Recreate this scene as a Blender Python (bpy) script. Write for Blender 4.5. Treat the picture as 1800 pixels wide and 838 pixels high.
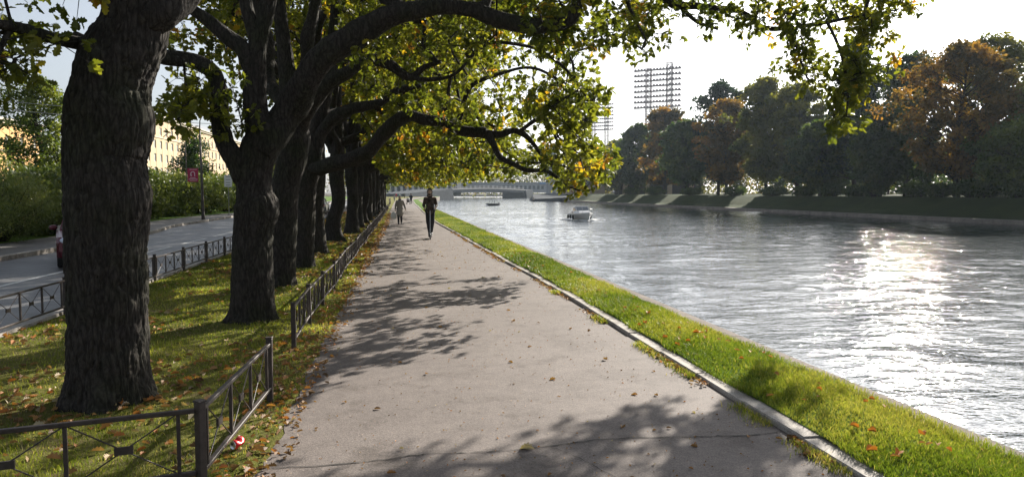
import bpy, bmesh, math, random
import numpy as np
from mathutils import Vector, Matrix
for o in list(bpy.data.objects): bpy.data.objects.remove(o)
random.seed(7); RNG = np.random.default_rng(11)
SC = bpy.context.scene; COL = SC.collection
R = math.radians
# ------------------------------------------------------------------ camera, sky, sun, exposure
YAW, PITCH, FPX, CAMZ = math.atan(202/1300), math.atan(80/1300), 1300.0, 1.8
cd = bpy.data.cameras.new('camera'); cam = bpy.data.objects.new('camera', cd); COL.objects.link(cam)
cd.sensor_width = 36; cd.lens = FPX/1800*36; cd.clip_start = .05; cd.clip_end = 6000
cam.location = (0, 0, CAMZ); cam.rotation_euler = (math.pi/2-PITCH, 0, -YAW)
SC.camera = cam
SC.render.resolution_x = 1024; SC.render.resolution_y = 476
SUN_AZ, SUN_EL = R(39.5), R(27)          # azimuth measured from +Y towards +X
w = bpy.data.worlds.new('World'); SC.world = w; w.use_nodes = True
nt = w.node_tree; nt.nodes.clear()
sky = nt.nodes.new('ShaderNodeTexSky'); sky.sky_type = 'NISHITA'; sky.sun_disc = False
sky.sun_elevation = SUN_EL; sky.sun_rotation = SUN_AZ; sky.air_density = 1.0; sky.dust_density = 2.2; sky.ozone_density = 1.0
bg = nt.nodes.new('ShaderNodeBackground'); bg.inputs[1].default_value = .064
wo = nt.nodes.new('ShaderNodeOutputWorld')
hs = nt.nodes.new('ShaderNodeHueSaturation'); hs.inputs['Saturation'].default_value = .36
nt.links.new(sky.outputs[0], hs.inputs['Color']); tm = nt.nodes.new('ShaderNodeMix'); tm.data_type = 'RGBA'; tm.blend_type = 'MULTIPLY'; tm.inputs[0].default_value = 1; tm.inputs[7].default_value = (.95, .99, 1.05, 1)
nt.links.new(hs.outputs[0], tm.inputs[6]); nt.links.new(tm.outputs[2], bg.inputs[0]); nt.links.new(bg.outputs[0], wo.inputs[0])
ld = bpy.data.lights.new('sun', 'SUN'); ld.energy = 5.0; ld.angle = R(.55); ld.color = (1, .93, .82)
sun = bpy.data.objects.new('sun', ld); COL.objects.link(sun)
sdir = Vector((math.sin(SUN_AZ)*math.cos(SUN_EL), math.cos(SUN_AZ)*math.cos(SUN_EL), math.sin(SUN_EL)))
sun.rotation_euler = sdir.to_track_quat('Z', 'Y').to_euler(); sun.location = (30, 40, 40)
SC.view_settings.view_transform = 'Standard'; SC.view_settings.look = 'None'
SC.view_settings.exposure = 1.17; SC.view_settings.gamma = 1; SC.view_settings.use_curve_mapping = False
SC.render.engine = 'CYCLES'
SC.cycles.transparent_max_bounces = 8; SC.cycles.max_bounces = 7; SC.cycles.diffuse_bounces = 3
SC.cycles.sample_clamp_indirect = 6

# ------------------------------------------------------------------ camera geometry: a photo pixel and a world depth give a point
_f = np.array([math.sin(YAW)*math.cos(PITCH), math.cos(YAW)*math.cos(PITCH), -math.sin(PITCH)])
_r = np.array([math.cos(YAW), -math.sin(YAW), 0.0])
_u = np.array([math.sin(YAW)*math.sin(PITCH), math.cos(YAW)*math.sin(PITCH), math.cos(PITCH)])
def ray(px, py): return _f+_r*(px-900)/FPX+_u*(419-py)/FPX
def P(px, py, Y):
    d = ray(px, py); t = Y/d[1]; return np.array([d[0]*t, Y, CAMZ+d[2]*t])
def G(px, py, z=0.0):
    d = ray(px, py); t = (z-CAMZ)/d[2]; return np.array([d[0]*t, d[1]*t, z])
def slope(px): return math.tan(math.atan((px-900)/FPX)+YAW)
def project(p):
    q = np.atleast_2d(p)-np.array([0, 0, CAMZ]); z = q@_f
    z = np.where(z < .05, .05, z)
    return 900+FPX*(q@_r)/z, 419-FPX*(q@_u)/z, q@_f

# ------------------------------------------------------------------ numpy noise
def _hash(i, j, k, s):
    h = (i.astype(np.int64)*374761393+j.astype(np.int64)*668265263+k.astype(np.int64)*2147483647+s*974634777) & 0xffffffff
    h = ((h ^ (h >> 13))*1274126177) & 0xffffffff
    h = h ^ (h >> 16)
    return (h & 0xffffff)/float(0xffffff)
def vnoise(p, s=0):
    p = np.asarray(p, float); f = np.floor(p).astype(np.int64); t = p-f; t = t*t*(3-2*t)
    out = 0
    for a in (0, 1):
        for b in (0, 1):
            for c in (0, 1):
                w_ = (t[:, 0] if a else 1-t[:, 0])*(t[:, 1] if b else 1-t[:, 1])*(t[:, 2] if c else 1-t[:, 2])
                out = out+w_*_hash(f[:, 0]+a, f[:, 1]+b, f[:, 2]+c, s)
    return out

# ------------------------------------------------------------------ objects
def tag(o, label=None, cat=None, group=None, kind=None):
    if label: o['label'] = label
    if cat: o['category'] = cat
    if group: o['group'] = group
    if kind: o['kind'] = kind
    return o
def empty(name, loc=(0, 0, 0), rz=0, label=None, cat=None, group=None):
    o = bpy.data.objects.new(name, None); COL.objects.link(o); o.location = tuple(loc); o.rotation_euler = (0, 0, rz)
    o.empty_display_size = .2
    return tag(o, label, cat, group)
class MB:
    """collects shapes, then links them as one mesh object"""
    def __init__(s): s.v = []; s.f = []; s.n = 0; s.mi = []; s.att = []
    def add(s, V, F, mi=0, att=None):
        V = np.asarray(V, float).reshape(-1, 3)
        if isinstance(F, np.ndarray): F = [F]
        elif len(F) and not isinstance(F[0], np.ndarray):
            by = {}
            for q in F: by.setdefault(len(q), []).append(q)
            F = [np.array(x) for x in by.values()]
        for a in F: s.f.append(a+s.n); s.mi.append(np.full(len(a), mi))
        s.v.append(V); s.n += len(V)
        s.att.append(np.zeros(len(V)) if att is None else np.broadcast_to(att, (len(V),)))
        return s
    def box(s, c, d, rz=0, mi=0, rot=None, att=None):
        x, y, z = np.array(d)/2
        V = np.array([[a, b, e] for a in (-x, x) for b in (-y, y) for e in (-z, z)])
        M = np.array(Matrix.Rotation(rz, 3, 'Z')) if rot is None else np.array(rot)
        V = V@M.T+np.array(c)
        return s.add(V, np.array([[0, 1, 3, 2], [4, 6, 7, 5], [0, 4, 5, 1], [2, 3, 7, 6], [0, 2, 6, 4], [1, 5, 7, 3]]), mi, att)
    def bbox(s, c, d, b=.01, rz=0, mi=0, rot=None):
        """box with chamfered edges"""
        x, y, z = np.array(d)/2; b = min(b, x*.9, y*.9, z*.9)
        bm = bmesh.new(); bmesh.ops.create_cube(bm, size=1)
        for v in bm.verts: v.co = Vector((v.co.x*2*x, v.co.y*2*y, v.co.z*2*z))
        bmesh.ops.bevel(bm, geom=bm.edges[:], offset=b, segments=1, affect='EDGES')
        V = np.array([v.co[:] for v in bm.verts]); F = [[v.index for v in f.verts] for f in bm.faces]; bm.free()
        M = np.array(Matrix.Rotation(rz, 3, 'Z')) if rot is None else np.array(rot)
        return s.add(V@M.T+np.array(c), F, mi)
    def bar(s, a, b, r, r2=None, k=6, mi=0, caps=True):
        V, F = frusta(np.array([a], float), np.array([b], float), np.array([r]), np.array([r if r2 is None else r2]), k)
        s.add(V, F, mi)
        if caps: s.add(V, [list(range(k))[::-1], list(range(k, 2*k))], mi)
        return s
    def tube(s, pts, rad, k=8, mi=0):
        V, F = sweep(np.array(pts, float), np.broadcast_to(np.asarray(rad, float), (len(pts),)), k); return s.add(V, F, mi)
    def ell(s, c, d, n=12, m=8, mi=0, rot=None):
        th = np.linspace(0, math.pi, m+1)[1:-1]; ph = np.arange(n)*2*math.pi/n
        V = [[0, 0, 1]]+[[math.sin(t)*math.cos(p), math.sin(t)*math.sin(p), math.cos(t)] for t in th for p in ph]+[[0, 0, -1]]
        F = [[0, 1+i, 1+(i+1) % n] for i in range(n)]
        for j in range(m-2):
            for i in range(n): F.append([1+j*n+i, 1+(j+1)*n+i, 1+(j+1)*n+(i+1) % n, 1+j*n+(i+1) % n])
        L = 1+(m-1)*n; F += [[L, L-n+(i+1) % n, L-n+i] for i in range(n)]
        V = np.array(V)*np.array(d)
        if rot is not None: V = V@np.array(rot).T
        return s.add(V+np.array(c), F, mi)
    def prism(s, poly, axis, a, b, mi=0):
        """polygon (2D) extruded along axis x / y / z between a and b"""
        n = len(poly); q = []
        for t in (a, b):
            for (u, v) in poly: q.append({'x': (t, u, v), 'y': (u, t, v), 'z': (u, v, t)}[axis])
        return s.add(q, [list(range(n))[::-1], list(range(n, 2*n))]+[[i, (i+1) % n, n+(i+1) % n, n+i] for i in range(n)], mi)
    def lathe(s, prof, c=(0, 0, 0), n=20, mi=0, rot=None):
        V = np.array([[r*math.cos(t), r*math.sin(t), z] for (r, z) in prof for t in np.arange(n)*2*math.pi/n])
        F = [[j*n+i, j*n+(i+1) % n, (j+1)*n+(i+1) % n, (j+1)*n+i] for j in range(len(prof)-1) for i in range(n)]
        if rot is not None: V = V@np.array(rot).T
        return s.add(V+np.array(c), F, mi)
    def build(s, name, mats, parent=None, smooth=False, loc=None, att=False, label=None):
        me = bpy.data.meshes.new(name)
        V = np.concatenate(s.v) if s.v else np.zeros((0, 3))
        me.vertices.add(len(V)); me.vertices.foreach_set('co', V.astype(np.float32).ravel())
        tot = np.concatenate([np.full(len(a), a.shape[1]) for a in s.f]) if s.f else np.zeros(0, int)
        idx = np.concatenate([a.ravel() for a in s.f]) if s.f else np.zeros(0, int)
        me.loops.add(len(idx)); me.loops.foreach_set('vertex_index', idx.astype(np.int32))
        me.polygons.add(len(tot)); st = np.concatenate([[0], np.cumsum(tot)[:-1]]) if len(tot) else tot
        me.polygons.foreach_set('loop_start', st.astype(np.int32)); me.polygons.foreach_set('loop_total', tot.astype(np.int32))
        me.polygons.foreach_set('material_index', np.concatenate(s.mi).astype(np.int32))
        me.polygons.foreach_set('use_smooth', np.full(len(tot), bool(smooth)))
        if att:
            A = me.attributes.new('tint', 'FLOAT', 'POINT'); A.data.foreach_set('value', np.concatenate(s.att).astype(np.float32))
        me.update(calc_edges=True); me.validate()
        for m in (mats if isinstance(mats, (list, tuple)) else [mats]): me.materials.append(m)
        o = bpy.data.objects.new(name, me); COL.objects.link(o)
        if loc is not None: o.location = tuple(loc)
        if parent is not None: o.parent = parent
        if label: o['label'] = label
        return o
def copy_tree(o, parent=None):
    c = o.copy(); COL.objects.link(c)
    if parent is not None: c.parent = parent
    for ch in [x for x in bpy.data.objects if x.parent == o]: copy_tree(ch, c)
    return c
def frusta(A, B, ra, rb, k=5):
    """many tapered segments at once"""
    d = B-A; L = np.linalg.norm(d, axis=1, keepdims=True); L[L == 0] = 1e-6; d = d/L
    h = np.where(np.abs(d[:, 2:3]) < .9, np.array([[0, 0, 1.]]), np.array([[1., 0, 0]]))
    u = np.cross(d, h); u /= np.linalg.norm(u, axis=1, keepdims=True); v = np.cross(d, u)
    t = np.arange(k)*2*math.pi/k; c = np.cos(t)[None, :, None]; s_ = np.sin(t)[None, :, None]
    ring = u[:, None]*c+v[:, None]*s_
    V = np.concatenate([A[:, None]+ring*ra[:, None, None], B[:, None]+ring*rb[:, None, None]], 1).reshape(-1, 3)
    n = len(A); i = np.arange(k); j = (i+1) % k
    q = np.stack([i, j, j+k, i+k], 1)
    F = (q[None]+(np.arange(n)*2*k)[:, None, None]).reshape(-1, 4)
    return V, F[:, ::-1].copy()
def catmull(P_, ds):
    P_ = np.array(P_, float); n = len(P_)
    if n < 3:
        m = max(2, int(np.linalg.norm(P_[1, :3]-P_[0, :3])/ds)+1); return P_[0]+(P_[1]-P_[0])*np.linspace(0, 1, m)[:, None]
    out = []
    for i in range(n-1):
        a = P_[max(i-1, 0)]; b = P_[i]; c = P_[i+1]; d = P_[min(i+2, n-1)]
        m = max(1, int(np.linalg.norm(c[:3]-b[:3])/ds))
        for t in np.arange(m)/m:
            out.append(.5*((2*b)+(-a+c)*t+(2*a-5*b+4*c-d)*t*t+(-a+3*b-3*c+d)*t**3))
    out.append(P_[-1]); return np.array(out)
def frames(pts):
    T = np.gradient(pts, axis=0); T /= np.maximum(np.linalg.norm(T, axis=1, keepdims=True), 1e-9)
    u = np.cross(T[0], [0, 0, 1.]) if abs(T[0][2]) < .9 else np.cross(T[0], [0, 1., 0])
    u /= np.linalg.norm(u); U = [u]
    for i in range(1, len(pts)):
        u = U[-1]-T[i]*np.dot(U[-1], T[i]); u /= max(np.linalg.norm(u), 1e-9); U.append(u)
    U = np.array(U); return T, U, np.cross(T, U)
def sweep(pts, rad, k=8, cap=True):
    T, U, W = frames(pts); t = np.arange(k)*2*math.pi/k
    V = pts[:, None]+(U[:, None]*np.cos(t)[None, :, None]+W[:, None]*np.sin(t)[None, :, None])*rad[:, None, None]
    n = len(pts); i = np.arange(k); j = (i+1) % k
    q = np.stack([i, j, j+k, i+k], 1); F = (q[None]+(np.arange(n-1)*k)[:, None, None]).reshape(-1, 4)
    out = [F]
    if cap: out += [np.array([list(range(k))[::-1]]), np.array([[(n-1)*k+a for a in range(k)]])]
    return V.reshape(-1, 3), out

# ------------------------------------------------------------------ materials
def newmat(name):
    m = bpy.data.materials.new(name); m.use_nodes = True; t = m.node_tree
    b = next(n for n in t.nodes if n.type == 'BSDF_PRINCIPLED'); return m, t, b
def N(t, ty, **kw):
    n = t.nodes.new('ShaderNode'+ty)
    for k, v in kw.items():
        if hasattr(n, k): setattr(n, k, v)
        else: n.inputs[k.replace('_', ' ')].default_value = v
    return n
def ramp(t, src, stops, out=None):
    r = t.nodes.new('ShaderNodeValToRGB'); e = r.color_ramp.elements
    while len(e) < len(stops): e.new(.5)
    for el, (p, c) in zip(e, stops):
        el.position = p; el.color = (*c, 1) if len(c) == 3 else c
    t.links.new(src, r.inputs[0])
    if out is not None: t.links.new(r.outputs[0], out)
    return r
def noise(t, scale, detail=4, rough=.6, vec=None, sc=None):
    n = N(t, 'TexNoise', Scale=scale, Detail=detail, Roughness=rough)
    if vec is None:
        g = t.nodes.new('ShaderNodeNewGeometry'); vec = g.outputs['Position']
    if sc is not None:
        m = t.nodes.new('ShaderNodeMapping'); m.inputs['Scale'].default_value = sc; t.links.new(vec, m.inputs[0]); vec = m.outputs[0]
    t.links.new(vec, n.inputs['Vector']); return n
def bump(t, b, src, strength=.5, dist=.01, prev=None):
    n = N(t, 'Bump'); n.inputs['Strength'].default_value = strength; n.inputs['Distance'].default_value = dist
    t.links.new(src, n.inputs['Height'])
    if prev is not None: t.links.new(prev.outputs[0], n.inputs['Normal'])
    t.links.new(n.outputs[0], b.inputs['Normal']); return n
def mixc(t, a, b, fac, mode='MIX'):
    m = t.nodes.new('ShaderNodeMix'); m.data_type = 'RGBA'; m.blend_type = mode
    for s_, i in ((fac, 0), (a, 6), (b, 7)):
        if isinstance(s_, (int, float)): m.inputs[i].default_value = s_
        elif isinstance(s_, tuple): m.inputs[i].default_value = (*s_, 1)
        else: t.links.new(s_, m.inputs[i])
    return m.outputs[2]
def objvec(t):
    c = t.nodes.new('ShaderNodeTexCoord'); return c.outputs['Object']
def simple(name, col, rough=.6, metal=0, var=.25, scale=6, bmp=.15, spec=None, obj=False):
    m, t, b = newmat(name)
    n = noise(t, scale, 5, .65, objvec(t) if obj else None)
    c0 = tuple(max(0, c*(1-var)) for c in col); c1 = tuple(min(1, c*(1+var)) for c in col)
    ramp(t, n.outputs[0], [(.3, c0), (.7, c1)], b.inputs['Base Color'])
    b.inputs['Roughness'].default_value = rough; b.inputs['Metallic'].default_value = metal
    if spec is not None: b.inputs['Specular IOR Level'].default_value = spec
    if bmp:
        n2 = noise(t, scale*6, 3, .6, objvec(t) if obj else None); bump(t, b, n2.outputs[0], bmp, .01)
    return m
def m_asphalt(name, c0, c1, rough, grain=(.5, .5, .5), patch=.35, spec=.5, stain=.8):
    m, t, b = newmat(name)
    big = noise(t, .7, 6, .6); mid = noise(t, 6, 5, .7); fine = noise(t, 95, 4, .75)
    vo = N(t, 'TexVoronoi', Scale=115.0); g = t.nodes.new('ShaderNodeNewGeometry'); t.links.new(g.outputs['Position'], vo.inputs['Vector'])
    r1 = ramp(t, big.outputs[0], [(.3, c0), (.7, c1)])
    r2 = ramp(t, mid.outputs[0], [(.3, (.72, .72, .72)), (.72, (1.15, 1.15, 1.15))])
    r3 = ramp(t, fine.outputs[0], [(.32, (.45, .45, .45)), (.5, (1, 1, 1)), (.7, (1.75, 1.7, 1.62))])
    x = mixc(t, r1.outputs[0], r2.outputs[0], patch*2, 'MULTIPLY'); x = mixc(t, x, r3.outputs[0], .85, 'MULTIPLY')
    r4 = ramp(t, vo.outputs['Distance'], [(.0, (1.5, 1.45, 1.4)), (.22, (1.1, 1.1, 1.1)), (.5, (.8, .8, .8))])
    x = mixc(t, x, r4.outputs[0], .5, 'MULTIPLY')
    st = noise(t, 1.7, 7, .75); r5 = ramp(t, st.outputs[0], [(.36, (.58, .56, .54)), (.47, (.93, .93, .93)), (.62, (1, 1, 1)), (.72, (1.13, 1.12, 1.1))]); x = mixc(t, x, r5.outputs[0], stain, 'MULTIPLY')
    t.links.new(x, b.inputs['Base Color']); b.inputs['Roughness'].default_value = rough; b.inputs['Specular IOR Level'].default_value = spec
    bump(t, b, vo.outputs['Distance'], .35, .004, bump(t, b, mid.outputs[0], .3, .01)); return m
def m_leaf(name, stops, trans=.5, rough=.5, tcol=1.6):
    """double sided leaf: diffuse + translucent + a little sheen; 'tint' runs dark green -> yellow -> orange"""
    m, t, b = newmat(name)
    a = t.nodes.new('ShaderNodeAttribute'); a.attribute_name = 'tint'
    r = ramp(t, a.outputs['Fac'], stops)
    n = noise(t, 25, 2, .5); r2 = ramp(t, n.outputs[0], [(.3, (.75, .75, .75)), (.7, (1.2, 1.2, 1.2))])
    c = mixc(t, r.outputs[0], r2.outputs[0], .7, 'MULTIPLY')
    t.links.new(c, b.inputs['Base Color']); b.inputs['Roughness'].default_value = rough; b.inputs['Specular IOR Level'].default_value = .3
    tr = N(t, 'BsdfTranslucent'); cc = mixc(t, c, (tcol, tcol*.95, tcol*.35), 1.0, 'MULTIPLY')
    t.links.new(cc, tr.inputs[0])
    mx = N(t, 'MixShader'); mx.inputs[0].default_value = trans
    t.links.new(b.outputs[0], mx.inputs[1]); t.links.new(tr.outputs[0], mx.inputs[2])
    out = next(n for n in t.nodes if n.type == 'OUTPUT_MATERIAL'); t.links.new(mx.outputs[0], out.inputs[0]); return m
M = {}
M['path'] = m_asphalt('path asphalt', (.160, .136, .125), (.20, .172, .158), .8, patch=.3, spec=.25)
M['road'] = m_asphalt('road asphalt', (.12, .12, .125), (.2, .198, .2), .5, patch=.35, spec=.5)
M['walk'] = m_asphalt('pavement asphalt', (.16, .152, .148), (.21, .2, .19), .75, patch=.3)
M['granite'] = m_asphalt('kerb granite', (.36, .33, .30), (.50, .46, .42), .8, patch=.5, spec=.3, stain=1.0)
M['granite_dark'] = m_asphalt('quay granite', (.16, .14, .125), (.26, .23, .2), .7, patch=.5)
M['quay_stone'] = m_asphalt('coping granite', (.17, .145, .125), (.25, .215, .185), .9, patch=.5, spec=.15, stain=1.0)
M['paint'] = simple('road paint', (.62, .62, .6), .6, var=.25, scale=9)
M['crack'] = simple('crack filler', (.03, .027, .025), .9, scale=30)
def m_ground(name, stops, sc=1.3):
    m, t, b = newmat(name); n = noise(t, sc, 8, .7); n2 = noise(t, 26, 6, .75)
    x = mixc(t, ramp(t, n.outputs[0], stops).outputs[0], ramp(t, n2.outputs[0], [(.25, (.45, .45, .45)), (.75, (1.5, 1.5, 1.5))]).outputs[0], 1.0, 'MULTIPLY')
    t.links.new(x, b.inputs['Base Color']); b.inputs['Roughness'].default_value = 1; b.inputs['Specular IOR Level'].default_value = .1
    bump(t, b, n2.outputs[0], .8, .05); return m
M['verge'] = m_ground('verge turf', [(.3, (.11, .11, .03)), (.5, (.15, .15, .035)), (.68, (.17, .13, .07))])
M['lawn'] = m_ground('riverside turf', [(.3, (.06, .12, .015)), (.55, (.09, .16, .02)), (.75, (.10, .13, .025))])
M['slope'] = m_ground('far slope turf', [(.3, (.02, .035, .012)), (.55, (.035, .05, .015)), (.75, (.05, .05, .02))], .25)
M['soil'] = m_ground('soil', [(.3, (.05, .04, .03)), (.7, (.09, .075, .055))])
M['blade'] = m_leaf('grass blade', [(0, (.07, .10, .016)), (.5, (.16, .205, .028)), (.8, (.23, .26, .05)), (1, (.42, .35, .18))], .5, .5, 1.5)
M['lawn_blade'] = m_leaf('riverside grass blade', [(0, (.05, .085, .014)), (.4, (.11, .165, .024)), (.75, (.19, .22, .045)), (1, (.36, .31, .15))], .5, .5, 1.5)
M['litter'] = m_leaf('dry leaf', [(0, (.10, .06, .035)), (.3, (.2, .115, .06)), (.55, (.34, .2, .09)), (.7, (.40, .15, .04)), (.82, (.36, .25, .14)), (1, (.45, .38, .27))], .25, .6, 1.3)
M['oak_leaf'] = m_leaf('oak leaf', [(0, (.03, .045, .012)), (.3, (.062, .082, .016)), (.6, (.135, .145, .026)), (.8, (.26, .22, .025)), (.92, (.34, .2, .025)), (1, (.24, .11, .03))], .52, .4, 2.2)
def m_bark(name, c0, c1, k=1.0):
    m, t, b = newmat(name); ov = objvec(t)
    mp = t.nodes.new('ShaderNodeMapping'); mp.inputs['Scale'].default_value = (1, 1, .2); t.links.new(ov, mp.inputs[0])
    nd = noise(t, 5, 3, .6, mp.outputs[0]); wv = mixc(t, mp.outputs[0], nd.outputs['Color'], .22)
    vo = N(t, 'TexVoronoi', Scale=21.0*k, feature='DISTANCE_TO_EDGE'); t.links.new(wv, vo.inputs['Vector'])
    n = noise(t, 40, 6, .7, ov, (1, 1, .4)); n2 = noise(t, 2.2, 4, .6, ov)
    r = ramp(t, n.outputs[0], [(.3, c0), (.7, c1)])
    e = ramp(t, vo.outputs['Distance'], [(0, (.35, .35, .35)), (.18, (1, 1, 1))])
    mo = ramp(t, n2.outputs[0], [(.45, (1, 1, 1)), (.7, (.75, .95, .6))])
    x = mixc(t, r.outputs[0], e.outputs[0], .8, 'MULTIPLY'); x = mixc(t, x, mo.outputs[0], .8, 'MULTIPLY')
    t.links.new(x, b.inputs['Base Color']); b.inputs['Roughness'].default_value = .92; b.inputs['Specular IOR Level'].default_value = .2
    er = ramp(t, vo.outputs['Distance'], [(0, (0, 0, 0)), (.3, (1, 1, 1))])
    b1 = bump(t, b, er.outputs[0], .6, .014); bump(t, b, n.outputs[0], .6, .012, b1); return m
M['bark'] = m_bark('oak bark', (.020, .017, .015), (.066, .057, .050))
M['far_bark'] = m_bark('park tree bark', (.03, .025, .02), (.07, .06, .05))
M['iron'] = simple('fence paint', (.05, .038, .033), .5, .0, .35, 25, .3, .4)
M['iron_black'] = simple('black metal', (.012, .012, .013), .4, .3, .2, 10, .1)
M['grey_metal'] = simple('grey metal', (.3, .3, .31), .4, .7, .2, 10, .1)
M['tower_metal'] = simple('tower steel', (.26, .22, .23), .6, .3, .2, 1, 0)
M['lamp_glass'] = simple('floodlight housing', (.16, .13, .14), .4, .3, .2, 4, 0)
M['white_paint'] = simple('white gelcoat', (.78, .78, .78), .18, 0, .05, 2, 0, .6)
M['glass'] = simple('window glass', (.05, .06, .07), .06, 0, .3, .4, 0, .8)
M['black_rubber'] = simple('rubber', (.02, .02, .02), .8, 0, .3, 10, .2)
# ------------------------------------------------------------------ setting: ground, path, road, river
def sstep(y, ys, xs):
    y = np.asarray(y, float); ys = np.array(ys, float); xs = np.array(xs, float)
    i = np.clip(np.searchsorted(ys, y)-1, 0, len(ys)-2); t = np.clip((y-ys[i])/(ys[i+1]-ys[i]), 0, 1); t = t*t*(3-2*t)*.5+t*.5
    return xs[i]+(xs[i+1]-xs[i])*t
PATH_R = lambda y: sstep(y, [-10, 14, 20, 28, 45, 62, 110, 180, 260, 330], [2.86, 2.87, 2.74, 2.6, 2.32, 2.36, 2.75, 3.6, 8.5, 17])
PATH_L = lambda y: sstep(y, [-10, 8, 18, 50, 110, 180, 260, 330], [-.95, -.88, -.84, -.72, -.6, -.3, 3.2, 11])
QUAY = lambda y: sstep(y, [-10, 30, 110, 180, 260, 350, 378], [4.16, 4.16, 4.3, 5.2, 10.5, 20, 21])
YS = np.concatenate([np.arange(-6, 12, .12), np.arange(12, 40, .5), np.arange(40, 120, 2), np.arange(120, 381, 5)])
def strip(name, fa, fb, ys, nx, zf, m, label=None, kind='structure', jit=0):
    xs = np.array([fa(ys)+(fb(ys)-fa(ys))*k/nx for k in range(nx+1)])
    V = np.stack([xs.T.ravel(), np.repeat(ys, nx+1), np.zeros(len(ys)*(nx+1))], 1)
    if jit:
        e = np.zeros((len(ys), nx+1)); e[:, 0] = vnoise(np.stack([ys*3.1, ys*0, ys*0], 1), 5)-.5+(vnoise(np.stack([ys*14, ys*0, ys*0], 1), 6)-.5)*.5
        V[:, 0] += e.ravel()*jit
    V[:, 2] = zf(V[:, 0], V[:, 1])
    i = np.arange(nx)[None]+np.arange(len(ys)-1)[:, None]*(nx+1); i = i.ravel()
    F = np.stack([i, i+1, i+nx+2, i+nx+1], 1)
    o = MB().add(V, F).build(name, m, smooth=True); tag(o, label, kind=kind); return o
const = lambda c: (lambda y: np.full(np.shape(y), float(c)))
# big ground sheet either side of the river (the river bed lies between)
YB = np.array([-60, -6, 0, 20, 60, 100, 180, 260, 350, 378, 460, 700.])
V = []; F = []
mb = MB()
q = QUAY(YB)-.25
L = np.stack([np.full(len(YB), -900.), YB, np.full(len(YB), -.2)], 1); Rr = np.stack([q, YB, np.full(len(YB), -.2)], 1)
n = len(YB); mb.add(np.concatenate([L, Rr]), np.array([[i, n+i, n+i+1, i+1] for i in range(n-1)]))
mb.box((0, 1500, -.9), (5000, 1600, 1.4))
g = mb.build('ground', M['soil']); tag(g, kind='structure')
verge_z = lambda x, y: .0+.035*vnoise(np.stack([x*1.1, y*1.1, x*0], 1), 3)*np.clip((x+4.9)/.5, 0, 1)*np.clip((-.8-x)/.4, 0, 1)
strip('verge', const(-4.92), lambda y: PATH_L(y)+.12, np.concatenate([np.arange(-3, 14, .15), np.arange(14, 60, .6), np.arange(60, 381, 6)]), 26, lambda x, y: verge_z(x, y)-.002, M['verge'])
strip('path', PATH_L, lambda y: PATH_R(y)+.03, YS, 4, lambda x, y: x*0+.006+.035*(vnoise(np.stack([x*0, y*.9, y*0], 1), 8)*0), M['path'], jit=.10)
lawn_z = lambda x, y: .055+.05*np.clip((x-PATH_R(y)-.16)/.5, 0, 1)*np.clip((QUAY(y)-.3-x)/.4, 0, 1)+.03*vnoise(np.stack([x*2, y*2, x*0], 1), 9)*0
strip('riverside_lawn', lambda y: PATH_R(y)+.14, lambda y: QUAY(y)-.22, YS, 8, lawn_z, M['lawn'])
# kerb of separate granite slabs
mb = MB(); y = -2.0
while y < 378:
    Ls = 1.0 if y < 60 else 6.0
    y1 = y+Ls*random.uniform(.9, 1.1); a, b = PATH_R(y)+random.uniform(-.012, .012), PATH_R(y1)+random.uniform(-.012, .012); g_ = random.uniform(.004, .014); z = .05+random.uniform(-.014, .010)
    wd = .17; c = .012
    poly = [(0, -.1), (0, z-c), (c, z), (wd-c, z), (wd, z-c), (wd, -.1)]
    V = [(a+u, y+g_, v) for u, v in poly]+[(b+u, y1-g_, v) for u, v in poly]
    mb.add(V, [list(range(6))[::-1], list(range(6, 12))]+[[i, (i+1) % 6, 6+(i+1) % 6, 6+i] for i in range(6)])
    y = y1
tag(mb.build('kerb', M['granite']), kind='structure')
# quay: coping stones and wall
mb = MB(); y = -6.0
while y < 378:
    Ls = 1.6 if y < 60 else 8
    y1 = y+Ls; a, b = QUAY(y), QUAY(y1); z = .06; c = .02
    poly = [(-.24, -.3), (-.24, z-c), (-.24+c, z), (-c, z), (0, z-c), (0, -.26)]
    V = [(a+u, y+.005, v) for u, v in poly]+[(b+u, y1-.005, v) for u, v in poly]
    mb.add(V, [list(range(6))[::-1], list(range(6, 12))]+[[i, (i+1) % 6, 6+(i+1) % 6, 6+i] for i in range(6)]); y = y1
q1 = MB(); yy = np.arange(-6, 379, 4.0); qa = QUAY(yy)-.06
V = np.concatenate([np.stack([qa, yy, np.full(len(yy), -.27)], 1), np.stack([qa, yy, np.full(len(yy), -2.)], 1)]); n = len(yy)
mb.add(V, np.array([[i, i+1, n+i+1, n+i] for i in range(n-1)]))
tag(mb.build('quay', M['quay_stone']), 'granite quay edge between the grass strip and the water', 'quay wall')
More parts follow.
